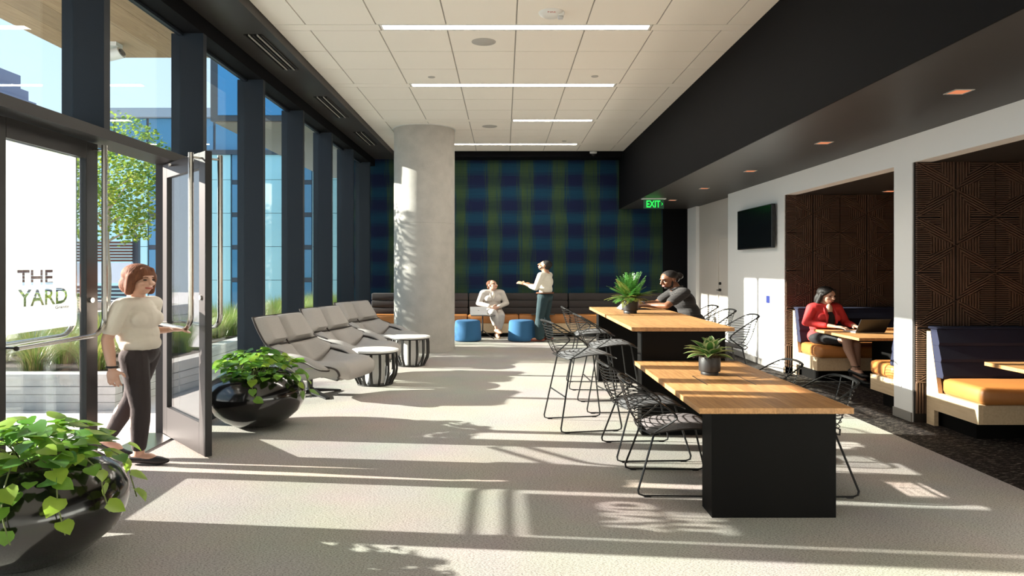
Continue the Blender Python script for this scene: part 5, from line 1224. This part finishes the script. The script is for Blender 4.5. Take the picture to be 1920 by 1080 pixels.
# stepped tower far off
tw = thing('tower', 'stepped dark office tower far away on the left', 'building', (-96, 120, 0))
for i, (x0, x1, h) in enumerate(((-30, 4.0, 38.0), (4.0, 5.5, 34.0), (5.5, 7.0, 31.0), (7.0, 8.3, 27.5), (8.3, 9.8, 24.0))):
    s = obj('block', Bx(x0, x1, 0, 14, 0, h + 12), 'tower', tw)
    z = 14.0
    while z < h + 11:
        obj('window_band', Bx(max(x0, -14) + 0.2, x1 - 0.2, -0.06, 0, z, z + 1.3), 'towerw', s); z += 2.4
# board-formed planters
def planter_box(label, x0, x1, y0, y1, z):
    t = thing('concrete_planter', label, 'planter', ((x0 + x1) / 2, (y0 + y1) / 2, -0.01), 0); hx, hy = (x1 - x0) / 2, (y1 - y0) / 2
    zz = z + 0.01; n = 4; d = (zz - 0.055) / n
    for i in range(n):
        for (a, b, c, e, nm) in ((-hx, hx, -hy, -hy + 0.12, 1), (hx - 0.12, hx, -hy + 0.12, hy - 0.12, 2), (-hx, hx, hy - 0.12, hy, 3), (-hx, -hx + 0.12, -hy + 0.12, hy - 0.12, 4)):
            o_ = 0.004 * ((i * 7 + nm * 3) % 3)
            obj('wall_board', Bx(a - o_, b + o_, c - o_, e + o_, i * d + 0.003, (i + 1) * d - 0.003), 'concrete2', t)
    cp = B()
    for (a, b, c, e) in ((-hx - 0.02, hx + 0.02, -hy - 0.02, -hy + 0.16), (-hx - 0.02, hx + 0.02, hy - 0.16, hy + 0.02), (-hx - 0.02, -hx + 0.16, -hy + 0.16, hy - 0.16), (hx - 0.16, hx + 0.02, -hy + 0.16, hy - 0.16)): cp.box(a, b, c, e, zz - 0.055, zz)
    obj('coping', cp, 'concrete2', t); obj('soil', Bx(-hx + 0.12, hx - 0.12, -hy + 0.12, hy - 0.12, zz - 0.12, zz - 0.04), 'soil', t)
    return t
planter_box('long board-marked concrete planter right outside the glazing', -5.6, -3.46, 6.26, 16.8, 0.42)
planter_box('raised concrete planter behind the young tree', -9.6, -6.0, 9.2, 14.0, 0.80)
# grasses
def tuft_mesh(seed, h, n, spread, m):
    r = random.Random(seed); b = B()
    for i in range(n):
        a = r.uniform(0, 2 * PI); rr = r.uniform(0, 0.13); L_ = h * r.uniform(0.6, 1.05); out = spread * r.uniform(0.25, 1.0)
        c, s_ = math.cos(a), math.sin(a); w = r.uniform(0.0018, 0.0034); P_ = []
        for k in range(5):
            f = k / 4; q = rr + out * f ** 1.8; P_.append((q * c, q * s_, L_ * (f - 0.32 * f ** 2.6 * out / spread)))
        L1 = [(p[0] - s_ * w * (1 - k / 4.3), p[1] + c * w * (1 - k / 4.3), p[2]) for k, p in enumerate(P_)]; L2 = [(p[0] + s_ * w * (1 - k / 4.3), p[1] - c * w * (1 - k / 4.3), p[2]) for k, p in enumerate(P_)]
        b.cur = 1 if r.random() < m else 0; b.grid([L1, L2])
    return to_mesh('blades', b, ['grass', 'grass2'], False, None, recalc=False)
tm = [tuft_mesh(1, 0.66, 520, 0.42, 0.35), tuft_mesh(2, 0.74, 560, 0.38, 0.15), tuft_mesh(3, 0.56, 520, 0.44, 0.55)]
r = random.Random(21); spots = []
for y in [6.72 + 0.58 * k for k in range(17)]:
    for x in (-3.88, -4.5, -5.15):
        if len(spots) < 64 and not (y > 12 and x < -4.7): spots.append((x + r.uniform(-0.10, 0.10), y + r.uniform(-0.14, 0.14)))
for i, (x, y) in enumerate(spots):
    t = tag(link('ornamental_grass', tm[(i * 5 + i // 4) % 3], None, (x, y, 0.375), r.uniform(0, 6)), 'arching ornamental grass clump in the long planter outside the glazing', 'grass', 'grass clumps in the long planter')
for i, x in enumerate([-9.1, -8.5, -7.9, -7.3, -6.75, -6.35]):
    tag(link('ornamental_grass', tm[i % 3], None, (x, 9.5 + 0.1 * (i % 2), 0.76), i), 'ornamental grass clump along the front of the raised planter', 'grass', 'grass clumps in the raised planter')
def leaf_cloud(seed, c, rad, n, size, squash=1.0):
    r = random.Random(seed); b = B()
    for i in range(n):
        while True:
            q = Vector((r.uniform(-1, 1), r.uniform(-1, 1), r.uniform(-1, 1)))
            if 0.1 < q.length < 1 and noise.noise(q * 2.4 + Vector((seed, 0, 0))) > -0.12: break
        p = Vector((c[0] + q.x * rad[0], c[1] + q.y * rad[1], c[2] + q.z * rad[2])); d = Vector((r.uniform(-1, 1), r.uniform(-1, 1), r.uniform(-1, 0.6))).normalized(); s_ = d.orthogonal().normalized() * 0.42; L_ = size * r.uniform(0.7, 1.3)
        b.cur = 1 if r.random() < 0.4 else 0
        b.add([p, p + (d * 0.5 + s_) * L_, p + d * L_, p + (d * 0.5 - s_) * L_], [(0, 1, 2, 3)])
    return b
def tree(label, loc, h0, crown, rad, n, seed):
    t = thing('courtyard_tree', label, 'tree', loc); r = random.Random(seed); b = B()
    b.tube(cr_pts([(0, 0, 0), (0.02, 0.01, h0 * 0.5), (-0.01, 0, h0), (0.03, 0.02, h0 + 0.5 * (crown - h0)), (0, 0, crown + rad[2] * 0.6)], 4), [0.045] * 9 + [0.035, 0.03, 0.026, 0.022, 0.018, 0.015, 0.012, 0.008], 8)
    obj('trunk', b, 'bark', t, True)
    for k in range(9):
        a = 2.4 * k; z = h0 + 0.12 * k; f = rad[0] * 0.85 * (1 - 0.05 * k)
        obj('branch', B().tube(cr_pts([(0, 0, z), (0.35 * f * math.cos(a), 0.35 * f * math.sin(a), z + 0.22), (f * math.cos(a), f * math.sin(a), z + 0.62)], 3), [0.022, 0.02, 0.018, 0.015, 0.012, 0.009, 0.006], 6), 'bark', t, True)
    fo = obj('foliage', leaf_cloud(seed, (0, 0, crown), rad, n, 0.062), ['tree', 'tree2'], t, recalc=False); fo['kind'] = 'stuff'
tree('young multi-leaved tree with pale trunk seen through the open door', (-6.15, 10.9, 0.75), 1.45, 2.75, (1.05, 1.0, 1.45), 6500, 4)
tree('courtyard tree whose leaves dapple the concrete column', (-9.4, 11.9, 0.75), 1.6, 3.3, (1.1, 1.0, 1.3), 1500, 9)
for i, (x, y, rr) in enumerate(((-6.9, 9.75, 0.42), (-6.25, 9.9, 0.36), (-7.7, 9.9, 0.45))):
    t = thing('shrub', ['yellow green shrub at the foot of the young tree', 'yellow green shrub right of the young tree trunk', 'yellow green shrub left of the young tree'][i], 'shrub', (x, y, 0.76), 0, 'shrubs in the raised planter')
    obj('stem', B().tube([(0, 0, 0), (0, 0, 0.3)], 0.015, 6), 'bark', t)
    fo = obj('foliage', leaf_cloud(30 + i, (0, 0, 0.24), (rr, rr * 0.8, 0.26), 900, 0.05), ['tree', 'tree2'], t, recalc=False); fo['kind'] = 'stuff'
# slatted fence over a white wall, behind the tree
ft = thing('slat_fence', 'brown slatted fence above a white wall behind the young tree', 'fence', (-8.6, 15.0, 0))
obj('white_board', Bx(-0.62, 0.66, 0, 0.08, 1.22, 1.80), 'fencew', ft)
for k in range(7): obj('slat', Bx(-2.4, 0.66, 0, 0.05, 1.83 + 0.085 * k, 1.83 + 0.085 * k + 0.06), 'fence', ft)
for x in (-2.35, -0.8, 0.70): obj('post', Bx(x - 0.06, x + 0.06, 0.08, 0.18, 0, 2.6), 'fdark', ft)
for k in range(5): obj('lower_slat', Bx(-2.4, 0.66, 0, 0.05, 0.62 + 0.11 * k, 0.62 + 0.11 * k + 0.08), 'fdark', ft)
for k in range(6): obj('slat', Bx(-2.4, -0.66, 0, 0.05, 1.24 + 0.095 * k, 1.24 + 0.095 * k + 0.085), 'fence', ft)
